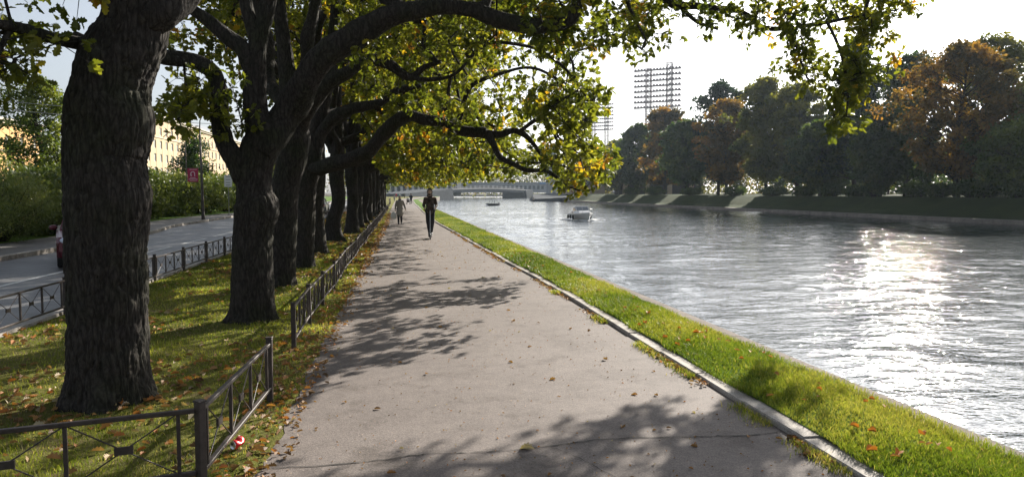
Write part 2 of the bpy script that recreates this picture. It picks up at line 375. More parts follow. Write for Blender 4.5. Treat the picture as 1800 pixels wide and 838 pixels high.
# road with its far widening, pavement beyond and granite kerbs
ROAD_F = lambda y: sstep(y, [-10, 30, 36, 44, 60, 70, 380], [-10.9, -10.9, -11.2, -12.3, -12.5, -11.5, -11.5])
strip('road', ROAD_F, const(-5.06), np.concatenate([np.arange(-6, 80, 1.), np.arange(80, 381, 10)]), 6, lambda x, y: x*0-.1, M['road'])
strip('pavement', lambda y: ROAD_F(y)-2.9, lambda y: ROAD_F(y)-.1, np.concatenate([np.arange(-6, 80, 1.), np.arange(80, 381, 10)]), 3, lambda x, y: x*0+.02, M['walk'])
strip('roadside_lawn', const(-60), lambda y: ROAD_F(y)-2.9, np.concatenate([np.arange(-6, 80, 2.), np.arange(80, 381, 10)]), 20, lambda x, y: x*0+.024, M['lawn'])
mb = MB()
for fx, s_ in ((lambda y: float(ROAD_F(y)), -1), (lambda y: -5.06, 1)):
    y = -4.0
    while y < 150:
        y1 = y+random.uniform(1.1, 1.9); a, b = fx(y), fx(y1)
        poly = [(0, -.15), (0, .03), (s_*.02, .045), (s_*.15, .045), (s_*.15, -.15)]
        V = [(a+u, y+.006, v) for u, v in poly]+[(b+u, y1-.006, v) for u, v in poly]
        mb.add(V, [list(range(5)), list(range(5, 10))]+[[i, (i+1) % 5, 5+(i+1) % 5, 5+i] for i in range(5)]); y = y1
tag(mb.build('road_kerb', M['granite']), kind='structure')
# lane markings (paint sheets 4 mm above the asphalt)
mb = MB()
def dash(x0, y0, x1, y1, wd=.13, z=-.096):
    ys_ = np.linspace(y0, y1, max(2, int((y1-y0)/.25))); xs_ = np.linspace(x0, x1, len(ys_))
    e = (vnoise(np.stack([ys_*4, ys_*0, ys_*0], 1), 2)-.5)*.02
    V = np.concatenate([np.stack([xs_-wd/2+e, ys_, ys_*0+z], 1), np.stack([xs_+wd/2+e, ys_, ys_*0+z], 1)]); n = len(ys_)
    mb.add(V, np.array([[i, n+i, n+i+1, i+1] for i in range(n-1)]))
dash(-8.05, 4, -8.0, 21)
for y in np.arange(24.2, 140, 4.9): dash(-7.95, y, -7.9, y+3.4)
dash(-5.35, -2, -5.35, 140, .1)
tag(mb.build('road_marking', M['paint']), kind='structure')
# crack across the path and small ones
mb = MB()
def crack(pts, wd, seed):
    rr = np.random.default_rng(seed); p = catmull(np.array(pts), .05); p[:, :2] += np.cumsum(rr.normal(0, .006, (len(p), 2)), 0)*.35+rr.normal(0, .006, (len(p), 2))
    wv = wd*(.4+1.1*rr.random(len(p))); d = np.gradient(p, axis=0); d /= np.linalg.norm(d, axis=1, keepdims=True); nn = np.stack([-d[:, 1], d[:, 0], d[:, 2]*0], 1)
    n = len(p); V = np.concatenate([p+nn*wv[:, None], p-nn*wv[:, None]]); mb.add(V, np.array([[i, n+i, n+i+1, i+1] for i in range(n-1)]))
Z = .0105
crack([G(a, b, Z) for a, b in ((455, 822), (560, 818), (680, 806), (760, 796), (850, 793), (960, 783), (1060, 770), (1180, 766), (1300, 764), (1370, 757))], .006, 1)
crack([G(a, b, Z) for a, b in ((960, 783), (1010, 800), (1080, 838))], .003, 2)
tag(mb.build('path_crack', M['crack']), kind='structure')
# far bank: quay wall, slope, park ground
BX = lambda y: sstep(y, [-60, 250, 330, 450, 700], [61, 61, 64, 82, 100])
yy = np.concatenate([np.arange(-80, 480, 4.), np.arange(480, 720, 20)]); prof = [(0, -2.2), (.05, -.95), (.55, -.92), (.6, -.95), (2.5, -.35), (5.6, 1.15), (7, 1.3), (40, 1.4), (500, 1.5)]
V = []; 
for (u, z) in prof:
    V.append(np.stack([BX(yy)+u, yy, z+(.12*vnoise(np.stack([yy*.2, yy*0+u, yy*0], 1), 4)-.06 if u > 1 else 0*yy)], 1))
V = np.concatenate(V); n = len(yy)
Fw = np.array([[k*n+i, (k+1)*n+i, (k+1)*n+i+1, k*n+i+1] for k in range(2) for i in range(n-1)]); Fs = np.array([[k*n+i, (k+1)*n+i, (k+1)*n+i+1, k*n+i+1] for k in range(2, len(prof)-1) for i in range(n-1)])
tag(MB().add(V, Fw, 0).add(V[:0], np.zeros((0, 4), int)).build('far_quay', M['granite_dark']), 'low dark granite quay wall along the opposite bank', 'quay wall')
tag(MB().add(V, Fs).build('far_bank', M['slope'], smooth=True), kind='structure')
# water
m, t, b = newmat('river water')
b.inputs['Base Color'].default_value = (.022, .032, .04, 1); b.inputs['Roughness'].default_value = .06; b.inputs['IOR'].default_value = 1.33
b.inputs['Specular IOR Level'].default_value = .8
n1 = noise(t, .5, 3, .5, sc=(.55, 1.3, 1)); n2 = noise(t, 1.9, 4, .6, sc=(.6, 1.35, 1)); n3 = noise(t, 8, 3, .55, sc=(.7, 1.3, 1))
b2 = bump(t, b, n2.outputs[0], 1, .05); bump(t, b, n3.outputs[0], 1, .012, b2)
M['water'] = m
mb = MB(); mb.add([(-50, -200, -1.56), (700, -200, -1.56), (700, 760, -1.56), (-50, 760, -1.56)], np.array([[0, 1, 2, 3]]))
# real waves, finer where the water is near
th = np.linspace(R(-8), R(84), 760); rr_ = 3.6*(760/3.6)**(np.arange(860)/859.0)
TH, RR = np.meshgrid(th, rr_); X_ = (RR*np.sin(TH)).ravel(); Y_ = (RR*np.cos(TH)-2).ravel()
ca_, sa_ = math.cos(R(-14)), math.sin(R(-14)); U_, W_ = X_*ca_-Y_*sa_, X_*sa_+Y_*ca_
gust = vnoise(np.stack([U_*.05, W_*.11, U_*0], 1), 91)*.6+vnoise(np.stack([U_*.16, W_*.3, U_*0], 1), 90)*.4
def rid(c, s, an=.5):
    wx = (vnoise(np.stack([U_/c*.6, W_/c*.6, U_*0+s], 1), 92)-.5)*1.2
    v = vnoise(np.stack([U_/c*an+wx, W_/c+wx*.5, U_*0+s*3.1], 1), 93+s); return v-.5
H_ = .07*rid(2.2, 1)+(.22+1.35*gust**1.6)*(.080*rid(.66, 2, .6)+.052*rid(.33, 3, .6)+.030*rid(.17, 4, .7))
near = np.clip((RR.ravel()-0)/1, 0, 1); V = np.stack([X_, Y_, -1.4+H_*near], 1)
n1_, n2_ = len(rr_), len(th); i = (np.arange(n2_-1)[None]+np.arange(n1_-1)[:, None]*n2_).ravel()
inside = (V[i, 0] > 3.0) & (V[i, 0] < 130); i = i[inside]
mb.add(V, np.stack([i, i+n2_, i+n2_+1, i+1], 1)[:, ::-1].copy())
tag(mb.build('river', M['water'], smooth=True), kind='structure')
# ------------------------------------------------------------------ leaves
def tmpl_oak():
    side = [(.14, .05), (.26, .22), (.36, .14), (.5, .31), (.6, .19), (.74, .30), (.84, .16), (.95, .13)]
    V = [(0, 0, 0), (1, 0, -.04)]+[(u, v, .10*v/.3-.03*u) for u, v in side]+[(u, -v, .10*v/.3-.03*u) for u, v in side]
    k = len(side)
    return np.array(V), [np.array([[0]+list(range(2, 2+k))+[1]])[:, ::-1], np.array([[0]+list(range(2+k, 2+2*k))+[1]])]
def tmpl_mid():
    V = [(0, 0, 0), (.3, .2, .05), (.7, .3, .05), (1, 0, -.05), (.7, -.3, .05), (.3, -.2, .05)]
    return np.array(V), [np.array([[0, 1, 2, 3]]), np.array([[0, 3, 4, 5]])]
def tmpl_quad():
    return np.array([(0, 0, 0), (.5, .36, .06), (1, 0, 0), (.5, -.36, .06)]), [np.array([[0, 1, 2, 3]])]
def tmpl_narrow():
    return np.array([(0, 0, 0), (.45, .13, .02), (1, 0, -.05), (.45, -.13, .02)]), [np.array([[0, 1, 2, 3]])]
T_OAK, T_MID, T_QUAD, T_NAR = tmpl_oak(), tmpl_mid(), tmpl_quad(), tmpl_narrow()
def leaves(mb, pos, d, size, tint, tmpl, rng, up=None, mi=0):
    TV, TF = tmpl; n = len(pos)
    d = d/np.maximum(np.linalg.norm(d, axis=1, keepdims=True), 1e-9)
    r = rng.normal(size=(n, 3))+(np.array([0, 0, 1.2]) if up is None else up)
    w_ = r-d*(r*d).sum(1, keepdims=True); w_ /= np.maximum(np.linalg.norm(w_, axis=1, keepdims=True), 1e-9)
    v = np.cross(w_, d)
    V = pos[:, None]+(d[:, None]*TV[None, :, 0:1]+v[:, None]*TV[None, :, 1:2]+w_[:, None]*TV[None, :, 2:3])*np.reshape(size, (-1, 1, 1))
    k = len(TV); off = (np.arange(n)*k)[:, None, None]
    F = [(f[None]+off).reshape(-1, f.shape[1]) for f in TF]
    mb.add(V.reshape(-1, 3), F, mi, np.repeat(tint, k))
# ------------------------------------------------------------------ branches
def bark_tube(mb, pts, rad, k, ds, amp, seed=0, lump=.06, wob_=0):
    q = catmull(np.column_stack([pts, rad]), ds); p, r = q[:, :3], np.maximum(q[:, 3], .004)
    T, U, W = frames(p); t = np.arange(k)*2*math.pi/k; p[1:-1] += ((np.stack([vnoise(p*1.7+seed*5+a_, 26) for a_ in (0, 9, 18)], 1)-.5)*np.minimum(r, .2)[:, None]*wob_)[1:-1]
    Nn = U[:, None]*np.cos(t)[None, :, None]+W[:, None]*np.sin(t)[None, :, None]
    V = p[:, None]+Nn*r[:, None, None]; S = V.reshape(-1, 3)
    low = (vnoise(S*2.1+seed, 21)-.5)*2*lump*np.repeat(r, k)+(vnoise(S*5.5+seed, 22)-.5)*lump*np.repeat(r, k)
    # furrows run along the limb: sample noise in (around, along) space
    ar = np.concatenate([[0], np.cumsum(np.linalg.norm(np.diff(p, axis=0), axis=1))])
    cir = np.stack([np.tile(np.cos(t), len(p))*np.repeat(r, k), np.tile(np.sin(t), len(p))*np.repeat(r, k), np.repeat(ar, k)*.22], 1)
    wob = (vnoise(cir*np.array([6, 6, 12]), 31)-.5)*.06
    cir2 = cir+wob[:, None]
    a1 = np.abs(vnoise(cir2*21+seed*3.7, 23)*2-1); a2 = np.abs(vnoise(cir2*44+seed, 24)*2-1); cr = np.abs(vnoise(cir*np.array([13, 13, 60])+seed, 25)*2-1)
    h = np.clip(a1*3, 0, 1)*.6+np.clip(a2*3, 0, 1)*.28+np.clip(cr*4, 0, 1)*.22-.7
    sc_ = np.clip(np.repeat(r, k)/.2, .15, 1)
    V = S+Nn.reshape(-1, 3)*(low+h*amp*sc_)[:, None]
    if p[0][2] < -.05:
        th_ = np.tile(t, len(p)); zz = np.repeat(p[:, 2], k); fl = np.clip(1-zz/.38, 0, 1.2)**2; V = V+Nn.reshape(-1, 3)*(fl*np.repeat(r, k)*.20*np.clip(np.sin(5*th_+seed)+.6*np.sin(3*th_+seed*2), -.2, 1.4))[:, None]
    n = len(p); i = np.arange(k); j = (i+1) % k
    qf = np.stack([i, j, j+k, i+k], 1); F = (qf[None]+(np.arange(n-1)*k)[:, None, None]).reshape(-1, 4)
    mb.add(V, [F, np.array([[(n-1)*k+a for a in range(k)]])])
    return p
def grow(mb, lmb, skel, C, rng, tmpl, ros=5, nl=8, cr=.3, lsize=.13, tintf=None, r0=.0045, step=.45, droop=.5, k=5):
    """attach leaf clusters C to the nearest skeleton point, branch by branch, then hang leaf rosettes on them"""
    nodes = [np.array(x) for x in skel]; par = [-1]*len(nodes); base = len(nodes)
    NP = np.array(nodes); D = np.array([np.min(((NP-c)**2).sum(1)) for c in C]); order = np.argsort(D)
    buf = np.zeros((len(nodes)+len(C)*14, 3)); buf[:base] = NP; m = base; wt = {}
    tips = []
    for ci in order:
        c = C[ci]; dd = ((buf[:m]-c)**2).sum(1)
        dd = dd*(1+.0*dd); i = int(np.argmin(dd)); L = math.sqrt(dd[i]); s = max(1, min(12, int(L/step+.5)))
        a = buf[i].copy(); prev = i; sag = L*.12
        j1 = rng.normal(0, .07*L, 3); j1[2] += sag
        for q in range(1, s+1):
            t_ = q/s; pnt = a+(c-a)*t_+j1*math.sin(math.pi*t_)+(rng.normal(0, .035, 3) if q < s else 0)
            buf[m] = pnt; par.append(prev); prev = m; m += 1
        tips.append(prev)
    w_ = np.zeros(m)
    for tpi in tips: w_[tpi] += 1
    par = np.array(par)
    for i in range(m-1, base-1, -1):
        if par[i] >= 0: w_[par[i]] += w_[i]
    idx = np.arange(base, m); rad = np.clip(r0*np.maximum(w_, 1)**.62, r0, .09)
    A = buf[par[idx]]; B = buf[idx]; rb = rad[idx]; ra = np.where(par[idx] < base, rad[idx]*1.25, np.minimum(rad[par[idx]], rad[idx]*1.5))
    V, F = frusta(A, B+(B-A)*.04, ra, rb, k); mb.add(V, F)
    n = len(C); dirs = rng.normal(size=(n, ros, 3)); dirs /= np.linalg.norm(dirs, axis=2, keepdims=True); dirs[:, :, 2] -= .15*droop
    RC = C[:, None]+dirs*cr*(.45+.6*rng.random((n, ros, 1))); RCf = RC.reshape(-1, 3); Cf = np.repeat(C, ros, 0)
    V, F = frusta(Cf, RCf, np.full(len(Cf), r0), np.full(len(Cf), r0*.55), 3); mb.add(V, F)
    o = RCf-Cf; o /= np.maximum(np.linalg.norm(o, axis=1, keepdims=True), 1e-9)
    base_t = tintf(RCf, rng)
    ld = np.repeat(o, nl, 0)*.55+rng.normal(0, .75, (len(o)*nl, 3)); ld[:, 2] -= .45*droop
    lp = np.repeat(RCf, nl, 0)+rng.normal(0, .02, (len(o)*nl, 3))
    lt = np.clip(np.repeat(base_t, nl)+rng.normal(0, .07, len(lp)), 0, 1)
    leaves(lmb, lp, ld, lsize*(.65+.6*rng.random(len(lp))), lt, tmpl, rng)
def oak_tint(p, rng):
    a = vnoise(p*1.1+40, 51); b_ = vnoise(p*3.3, 52); t_ = .17+.5*a*.9+.18*(b_-.5)
    hot = (vnoise(p*2.1+9, 53) > .76); t_ = np.where(hot, .66+.3*rng.random(len(p))**1.5, t_)
    return np.clip(t_+rng.normal(0, .05, len(p)), 0, 1)
def in_poly(x, y, poly):
    c = np.zeros(np.shape(x), bool); j = len(poly)-1
    for i in range(len(poly)):
        (xi, yi), (xj, yj) = poly[i], poly[j]
        c ^= ((yi > y) != (yj > y)) & (x < (xj-xi)*(y-yi)/((yj-yi)+1e-9)+xi); j = i
    return c
def shell(rng, n, c, rx0, rx1, ry, z0, z1, inner=.55):
    """points in the outer part of a crown; rx0 / rx1: reach towards the road / the river"""
    out = []
    while len(out) < n:
        p = rng.uniform(-1, 1, 3); rr = np.linalg.norm(p)
        if rr > 1 or rr < inner: continue
        x = c[0]+(p[0]*(rx1 if p[0] > 0 else rx0)); out.append((x, c[1]+p[1]*ry, (z0+z1)/2+p[2]*(z1-z0)/2))
    return np.array(out)
# photo regions (pixels) that show leaves of the four nearest oaks; used only to shape those crowns
REG_MAIN = [(575, -60), (1190, -60), (1185, 30), (1160, 70), (1150, 112), (1128, 98), (1110, 62), (1075, 70), (1052, 80), (1040, 110), (1060, 150), (1062, 190), (1035, 225), (1060, 262), (1080, 295), (1035, 322), (1010, 342), (985, 322), (955, 300), (900, 292), (880, 303), (850, 298), (822, 262), (780, 236), (700, 200), (640, 190), (600, 150)]
REG_LEFT = [(-400, -100), (160, -100), (150, 40), (165, 90), (140, 95), (110, 115), (95, 100), (40, 125), (30, 150), (-400, 200)]
REG_LIMB = [(285, 20), (330, 60), (300, 90), (400, 160), (450, 120), (440, 215), (425, 255), (400, 215), (330, 220), (288, 215), (300, 150), (280, 130)]
REG_T1R = [(275, -60), (520, -60), (440, 20), (330, 20)]
REG_TW = [[(1185, -60), (1700, -60), (1560, 40), (1565, 80), (1500, 45), (1440, 70), (1430, 110), (1380, 100), (1350, 55), (1290, 60), (1240, 85), (1200, 60)],
          [(1375, 50), (1425, 50), (1440, 110), (1450, 180), (1420, 190), (1385, 130)],
          [(1440, 90), (1510, 90), (1525, 140), (1510, 240), (1460, 225), (1470, 150)],
          [(1505, 0), (1560, 30), (1580, 100), (1545, 140), (1515, 90)]]
REG_UP = [(575, -60), (1190, -60), (1185, 30), (1160, 70), (1150, 112), (1128, 98), (1110, 62), (1075, 70), (1050, 75), (1000, 95), (930, 70), (860, 90), (760, 105), (660, 110), (610, 90)]
REG_MID = [(575, -60), (1140, -60), (1135, 60), (1120, 110), (1075, 100), (1052, 80), (1040, 110), (1060, 150), (1050, 185), (960, 190), (850, 180), (780, 190), (640, 190), (600, 150)]
def visible_ok(C, polys, margin=12):
    x, y, d = project(C); infr = (d > 0) & (x > -margin) & (x < 1800+margin) & (y > -margin) & (y < 840)
    ok = np.zeros(len(C), bool)
    for p in polys: ok |= in_poly(x, y, p)
    return (~infr) | ok
def sample_poly(rng, poly, n, d0, d1):
    xs = [p[0] for p in poly]; ys = [p[1] for p in poly]; out = []
    while len(out) < n:
        x, y = rng.uniform(min(xs), max(xs)), rng.uniform(min(ys), max(ys))
        if in_poly(np.array(x), np.array(y), poly): out.append(P(x, y, rng.uniform(d0, d1)))
    return np.array(out)
def pix_limb(lst, Y, up=False):
    """[(px, py, half width px[, depth])] -> points, radii"""
    pts = []; rr = []
    for e in lst:
        y = e[3] if len(e) > 3 else Y
        q = P(e[0], e[1], y); dep = float((q-np.array([0, 0, CAMZ]))@_f); pts.append(q); rr.append(e[2]*dep/FPX*(math.cos(math.atan((e[0]-900)/FPX)) if up else .97))
    return np.array(pts), np.array(rr)
def near_oak(base, Y, trunk, limbs, C, label, seed, k=64, ds=.05, amp=.022, ls=.13, ros=5, nl=8, cr=.28):
    rng = np.random.default_rng(seed); root = empty('oak_tree', base, 0, label, 'tree', 'oaks in the row beside the path')
    off = np.array(base, float)
    mb = MB(); pts, rr = pix_limb(trunk, Y, True)
    pts = np.vstack([[pts[0][0], pts[0][1], -.12], pts]); rr = np.concatenate([[rr[0]*1.08], rr])
    sk = [bark_tube(mb, pts-off, rr, k, ds, amp, seed)+off]
    for li in limbs:
        lp, lr = pix_limb(li, Y); kk = max(10, int(k*min(1, lr.max()/rr.max()*1.1)))
        q = bark_tube(mb, lp-off, lr, kk, ds*1.6, amp, seed+1, .2, 1.3)+off; sk.append(q[2:])
    sk = np.vstack(sk); sk = sk[sk[:, 2] > 2.0][::3]
    mb.build('trunk', M['bark'], root, smooth=True)
    bmb, lmb = MB(), MB(); grow(bmb, lmb, sk-off, C-off, rng, T_OAK, ros, nl, cr, ls, lambda p, r_: oak_tint(p+off, r_))
    bmb.build('branches', M['bark'], root, smooth=True); lmb.build('crown', M['oak_leaf'], root, att=True)
    return root
rng = np.random.default_rng(3)
# --- oak 1: the thick bulging trunk in front
t1 = [(192, 712, 86), (191, 690, 81), (191, 640, 74.5), (190, 560, 72.5), (188, 500, 72.5), (187, 440, 74.5), (189, 390, 76.5), (190, 355, 79), (186, 320, 76), (185, 300, 74.5), (185, 270, 75), (192, 235, 79), (196, 210, 80), (194, 185, 77), (196, 160, 73), (203, 125, 72), (215, 95, 70), (228, 70, 66), (238, 40, 59), (243, 0, 60), (248, -60, 58), (252, -140, 52), (262, -260, 44), (270, -420, 36), (280, -620, 26)]
l1 = [[(255, 45, 30), (290, 20, 30, 6.7), (325, -5, 26, 6.8), (380, -60, 22, 7.0), (460, -150, 18, 7.3), (560, -270, 12, 7.6), (640, -400, 7, 7.8)],
      [(205, 120, 22), (165, 92, 15), (130, 80, 12.5), (90, 69, 11, 6.5), (45, 55, 10, 6.3), (0, 47, 9, 6.1), (-90, 35, 7, 5.9), (-200, 50, 5, 5.7)],
      [(20, 52, 6, 6.2), (5, 78, 4.5, 6.1), (-10, 120, 3, 6.0)],
      [(240, -20, 30), (200, -90, 24, 6.5), (120, -200, 18, 6.1), (20, -330, 12, 5.7), (-90, -450, 7, 5.4)],
      [(245, -100, 30), (300, -200, 22, 6.0), (330, -340, 15, 5.4), (350, -500, 8, 5.0)]]
C1 = np.vstack([sample_poly(rng, REG_LEFT, 40, 5.4, 6.8), sample_poly(rng, [(-20, 40), (160, 50), (110, 112), (60, 112), (30, 150), (-20, 150)], 15, 5.7, 6.6),
                sample_poly(rng, [(-20, 120), (22, 110), (20, 140), (-20, 150)], 8, 5.8, 6.3), shell(rng, 380, (-2.6, 5.8), 5.5, 4.5, 5.0, 4.6, 12.5)])
C1 = C1[visible_ok(C1, [[(-400, -100), (150, -100), (130, 30), (150, 70), (100, 100), (90, 90), (40, 115), (20, 125), (-400, 140)]])]
near_oak((P(192, 712, 6.75)[0], 6.75, 0), 6.75, t1, l1, C1, 'closest oak of the row, very thick bulging trunk behind the corner of the low fence', 5, k=200, ds=.013, amp=.028, ls=.095, ros=4, nl=6, cr=.24)
# --- oak 2: forked trunk, goose-neck limb to the left, great limb over the path
t2 = [(443, 566, 44), (444, 545, 39), (445, 500, 37), (444, 430, 36), (446, 395, 37), (451, 362, 40.5), (447, 338, 33), (446, 305, 32.5), (454, 270, 33), (462, 240, 32), (452, 205, 24), (448, 170, 21), (448, 130, 20), (449, 100, 19), (458, 60, 15), (468, 20, 14), (478, -40, 13), (486, -160, 11), (480, -330, 7)]
l2 = [[(446, 315, 24), (420, 272, 20), (402, 248, 18), (387, 215, 16.5), (381, 165, 17), (366, 125, 16.5), (335, 105, 14), (290, 99, 13), (240, 95, 11.5, 10.9), (190, 88, 9, 11), (130, 60, 6, 11)],
      [(447, 130, 15), (425, 88, 15), (385, 60, 13.5), (348, 33, 12.5), (315, 0, 11), (280, -60, 9), (230, -160, 6)],
      [(450, 105, 12), (442, 60, 12), (430, 20, 11), (418, -40, 10), (390, -160, 6)],
      [(456, 262, 26), (485, 218, 28, 10.7), (522, 168, 27, 10.6), (558, 118, 24, 10.5), (600, 78, 22.5, 10.4), (650, 44, 21, 10.3), (705, 22, 18, 10.2), (765, 11, 15.5, 10.2), (825, 17, 14, 10.2), (880, 32, 14.5, 10.1), (930, 42, 13.5, 10), (975, 43, 12, 10), (1005, 28, 11, 10), (1018, -5, 10, 10), (1040, -50, 10, 10.2), (1090, -62, 9, 10.6), (1140, -25, 8, 11), (1185, 8, 7, 11.3), (1240, 12, 6, 11.5), (1300, 22, 5, 11.6), (1345, 50, 4.5, 11.6), (1400, 47, 4, 11.4), (1460, 38, 3.4, 11.1), (1520, 26, 2.6, 11)],
      [(1040, -50, 9, 10), (1090, -140, 7, 10.3), (1120, -260, 4, 10.5)], [(700, 20, 14, 10.2), (640, -60, 12, 10.5), (600, -180, 8, 10.8)],
      [(850, 25, 10, 10.2), (870, -40, 8, 10.4), (930, -130, 5, 10.8)],
      [(1455, 40, 3, 11.1), (1480, 100, 2.6, 10.6), (1490, 160, 2, 10.3), (1488, 205, 1.5, 10.2)], [(1390, 48, 2.6, 11.4), (1405, 100, 2.2, 11.1), (1425, 150, 1.5, 11)],
      [(1200, 15, 4, 11.3), (1225, 38, 3, 11.2), (1262, 52, 2, 11.2)], [(1090, -60, 5, 9.9), (1105, 10, 3.5, 9.9), (1135, 70, 2, 9.9)]]
C2 = np.vstack([sample_poly(rng, REG_UP, 60, 10, 12), sample_poly(rng, [(880, -60), (1180, -60), (1175, 20), (1150, 105), (1125, 95), (1100, 55), (1060, 60), (980, 80), (900, 60)], 60, 9.3, 11.5),
                sample_poly(rng, REG_LIMB, 26, 9.6, 11.5), shell(rng, 330, (-1.6, 10.6), 5, 6.0, 4.5, 5.2, 13)]
               +[sample_poly(rng, p_, n_, d_, d_+1) for p_, n_, d_ in zip(REG_TW, (64, 16, 26, 14), (10.9, 10.7, 9.9, 10.5))])
C2 = C2[visible_ok(C2, [REG_UP, REG_LIMB, REG_T1R]+REG_TW)]
near_oak((P(443, 566, 10.7)[0], 10.7, 0), 10.7, t2, l2, C2, 'second oak of the row, forked, its great limb reaching over the path', 6, k=110, ds=.025, amp=.024, ls=.105, cr=.25, ros=6, nl=8)
# --- oak 3
t3 = [(494, 507, 29), (495, 480, 25), (498, 420, 24), (499, 360, 25), (502, 320, 24), (512, 280, 27), (518, 240, 26), (514, 190, 21), (506, 130, 16), (498, 70, 13), (490, 0, 11), (485, -100, 8), (470, -230, 5)]
l3 = [[(516, 250, 18, 14.6), (540, 195, 17, 14.4), (565, 155, 14, 14.2), (600, 136, 12, 14), (630, 113, 10.5, 13.8), (660, 105, 9.5, 13.7), (690, 113, 8.5, 13.6), (722, 133, 7, 13.5), (745, 115, 5, 13.4), (775, 108, 3.5, 13.3)],
      [(512, 180, 14), (535, 110, 12), (545, 40, 10), (560, -50, 8), (590, -160, 5)],
      [(505, 200, 14), (478, 160, 13, 15), (468, 100, 12, 15.2), (462, 40, 10, 15.4), (440, -40, 7, 15.6)],
      [(722, 133, 5, 13.5), (750, 140, 4, 13.3), (800, 130, 3.2, 13.2), (850, 80, 3, 13.1), (905, 78, 3, 13), (960, 95, 2.6, 13.2), (1010, 140, 2.2, 13.6), (1035, 190, 1.8, 13.8), (1020, 250, 1.5, 13.9)]]
C3 = np.vstack([sample_poly(rng, [(950, 130), (1062, 150), (1062, 190), (1040, 225), (1062, 262), (1078, 292), (1040, 318), (1010, 335), (985, 300), (950, 250), (930, 190)], 26, 12.9, 14.8), sample_poly(rng, [(960, 150), (1055, 155), (1040, 225), (1060, 262), (1070, 285), (1010, 315), (965, 250)], 26, 11.4, 12.8), sample_poly(rng, REG_MID, 95, 13.2, 16), shell(rng, 380, (-1.2, 14.4), 5, 6.3, 4.6, 4.8, 13.5)])
C3 = C3[visible_ok(C3, [REG_MID, REG_MAIN, REG_LIMB, REG_T1R])]
near_oak((P(494, 507, 14.6)[0], 14.6, 0), 14.6, t3, l3, C3, 'third oak of the row, dark trunk directly behind the forked oak', 8, k=64, ds=.05, ls=.125, amp=.022, cr=.3)
# --- oak 4: the long arching limb over the river side
t4 = [(534, 474, 21), (535, 450, 17.5), (537, 400, 17), (538, 350, 17), (541, 310, 20), (550, 270, 17), (560, 220, 15), (570, 170, 13), (580, 110, 11), (588, 40, 9), (590, -60, 6)]
l4 = [[(541, 300, 13), (575, 290, 14.5, 18), (618, 284, 14, 17.6), (652, 262, 13, 17.2), (680, 230, 12, 17), (712, 208, 11, 16.8), (750, 204, 10.5, 16.6), (790, 221, 10, 16.4), (825, 234, 9.5, 16.2), (856, 237, 9, 16)],
      [(856, 237, 8, 16), (868, 256, 6.5, 15.8), (880, 276, 5.5, 15.6), (900, 285, 5, 15.5), (926, 298, 4.5, 15.3), (956, 299, 4, 15.2), (978, 312, 3.5, 15), (995, 326, 2.5, 15), (1020, 335, 2, 15)],
      [(850, 237, 7, 16), (880, 238, 6.5, 16), (903, 229, 6, 16), (925, 238, 5, 16.1), (940, 254, 4.5, 16.2), (956, 275, 4, 16.3), (972, 288, 3.5, 16.4), (1013, 296, 3, 16.4), (1050, 302, 2, 16.5)],
      [(912, 232, 4, 16), (936, 214, 3.5, 15.8), (955, 208, 3, 15.7), (972, 230, 2.5, 15.5), (985, 262, 2, 15.4)],
      [(800, 224, 6, 16.4), (812, 190, 5, 16.2), (830, 150, 4, 16), (880, 130, 3, 15.8), (940, 120, 2.5, 15.6), (1000, 150, 2, 15.5)],
      [(552, 250, 13), (580, 208, 11, 18), (620, 190, 9.5, 17.7), (665, 178, 8, 17.4), (700, 160, 6, 17.1), (740, 150, 4, 17)],
      [(570, 160, 11), (610, 100, 9, 18), (660, 50, 7, 17.7), (720, 10, 5, 17.4)]]
LOW4 = [(700, 190), (860, 150), (1040, 120), (1062, 190), (1035, 225), (1060, 262), (1084, 292), (1050, 318), (1010, 345), (985, 322), (955, 304), (900, 296), (880, 305), (850, 300), (822, 275), (800, 250)]
C4 = np.vstack([sample_poly(rng, REG_MAIN, 75, 17, 20), sample_poly(rng, LOW4, 62, 15.6, 18.4), sample_poly(rng, [(930, 280), (1084, 285), (1050, 318), (1010, 346), (985, 322)], 30, 15, 17), shell(rng, 300, (-.9, 18.2), 5, 6.3, 4.6, 4.8, 13.5)])
C4 = C4[visible_ok(C4, [REG_MAIN, REG_LIMB, REG_T1R])]
near_oak((P(534, 474, 18.4)[0], 18.4, 0), 18.4, t4, l4, C4, 'fourth oak of the row, sending one long arching limb out towards the river', 9, k=48, ds=.06, ls=.13, amp=.02, cr=.3)
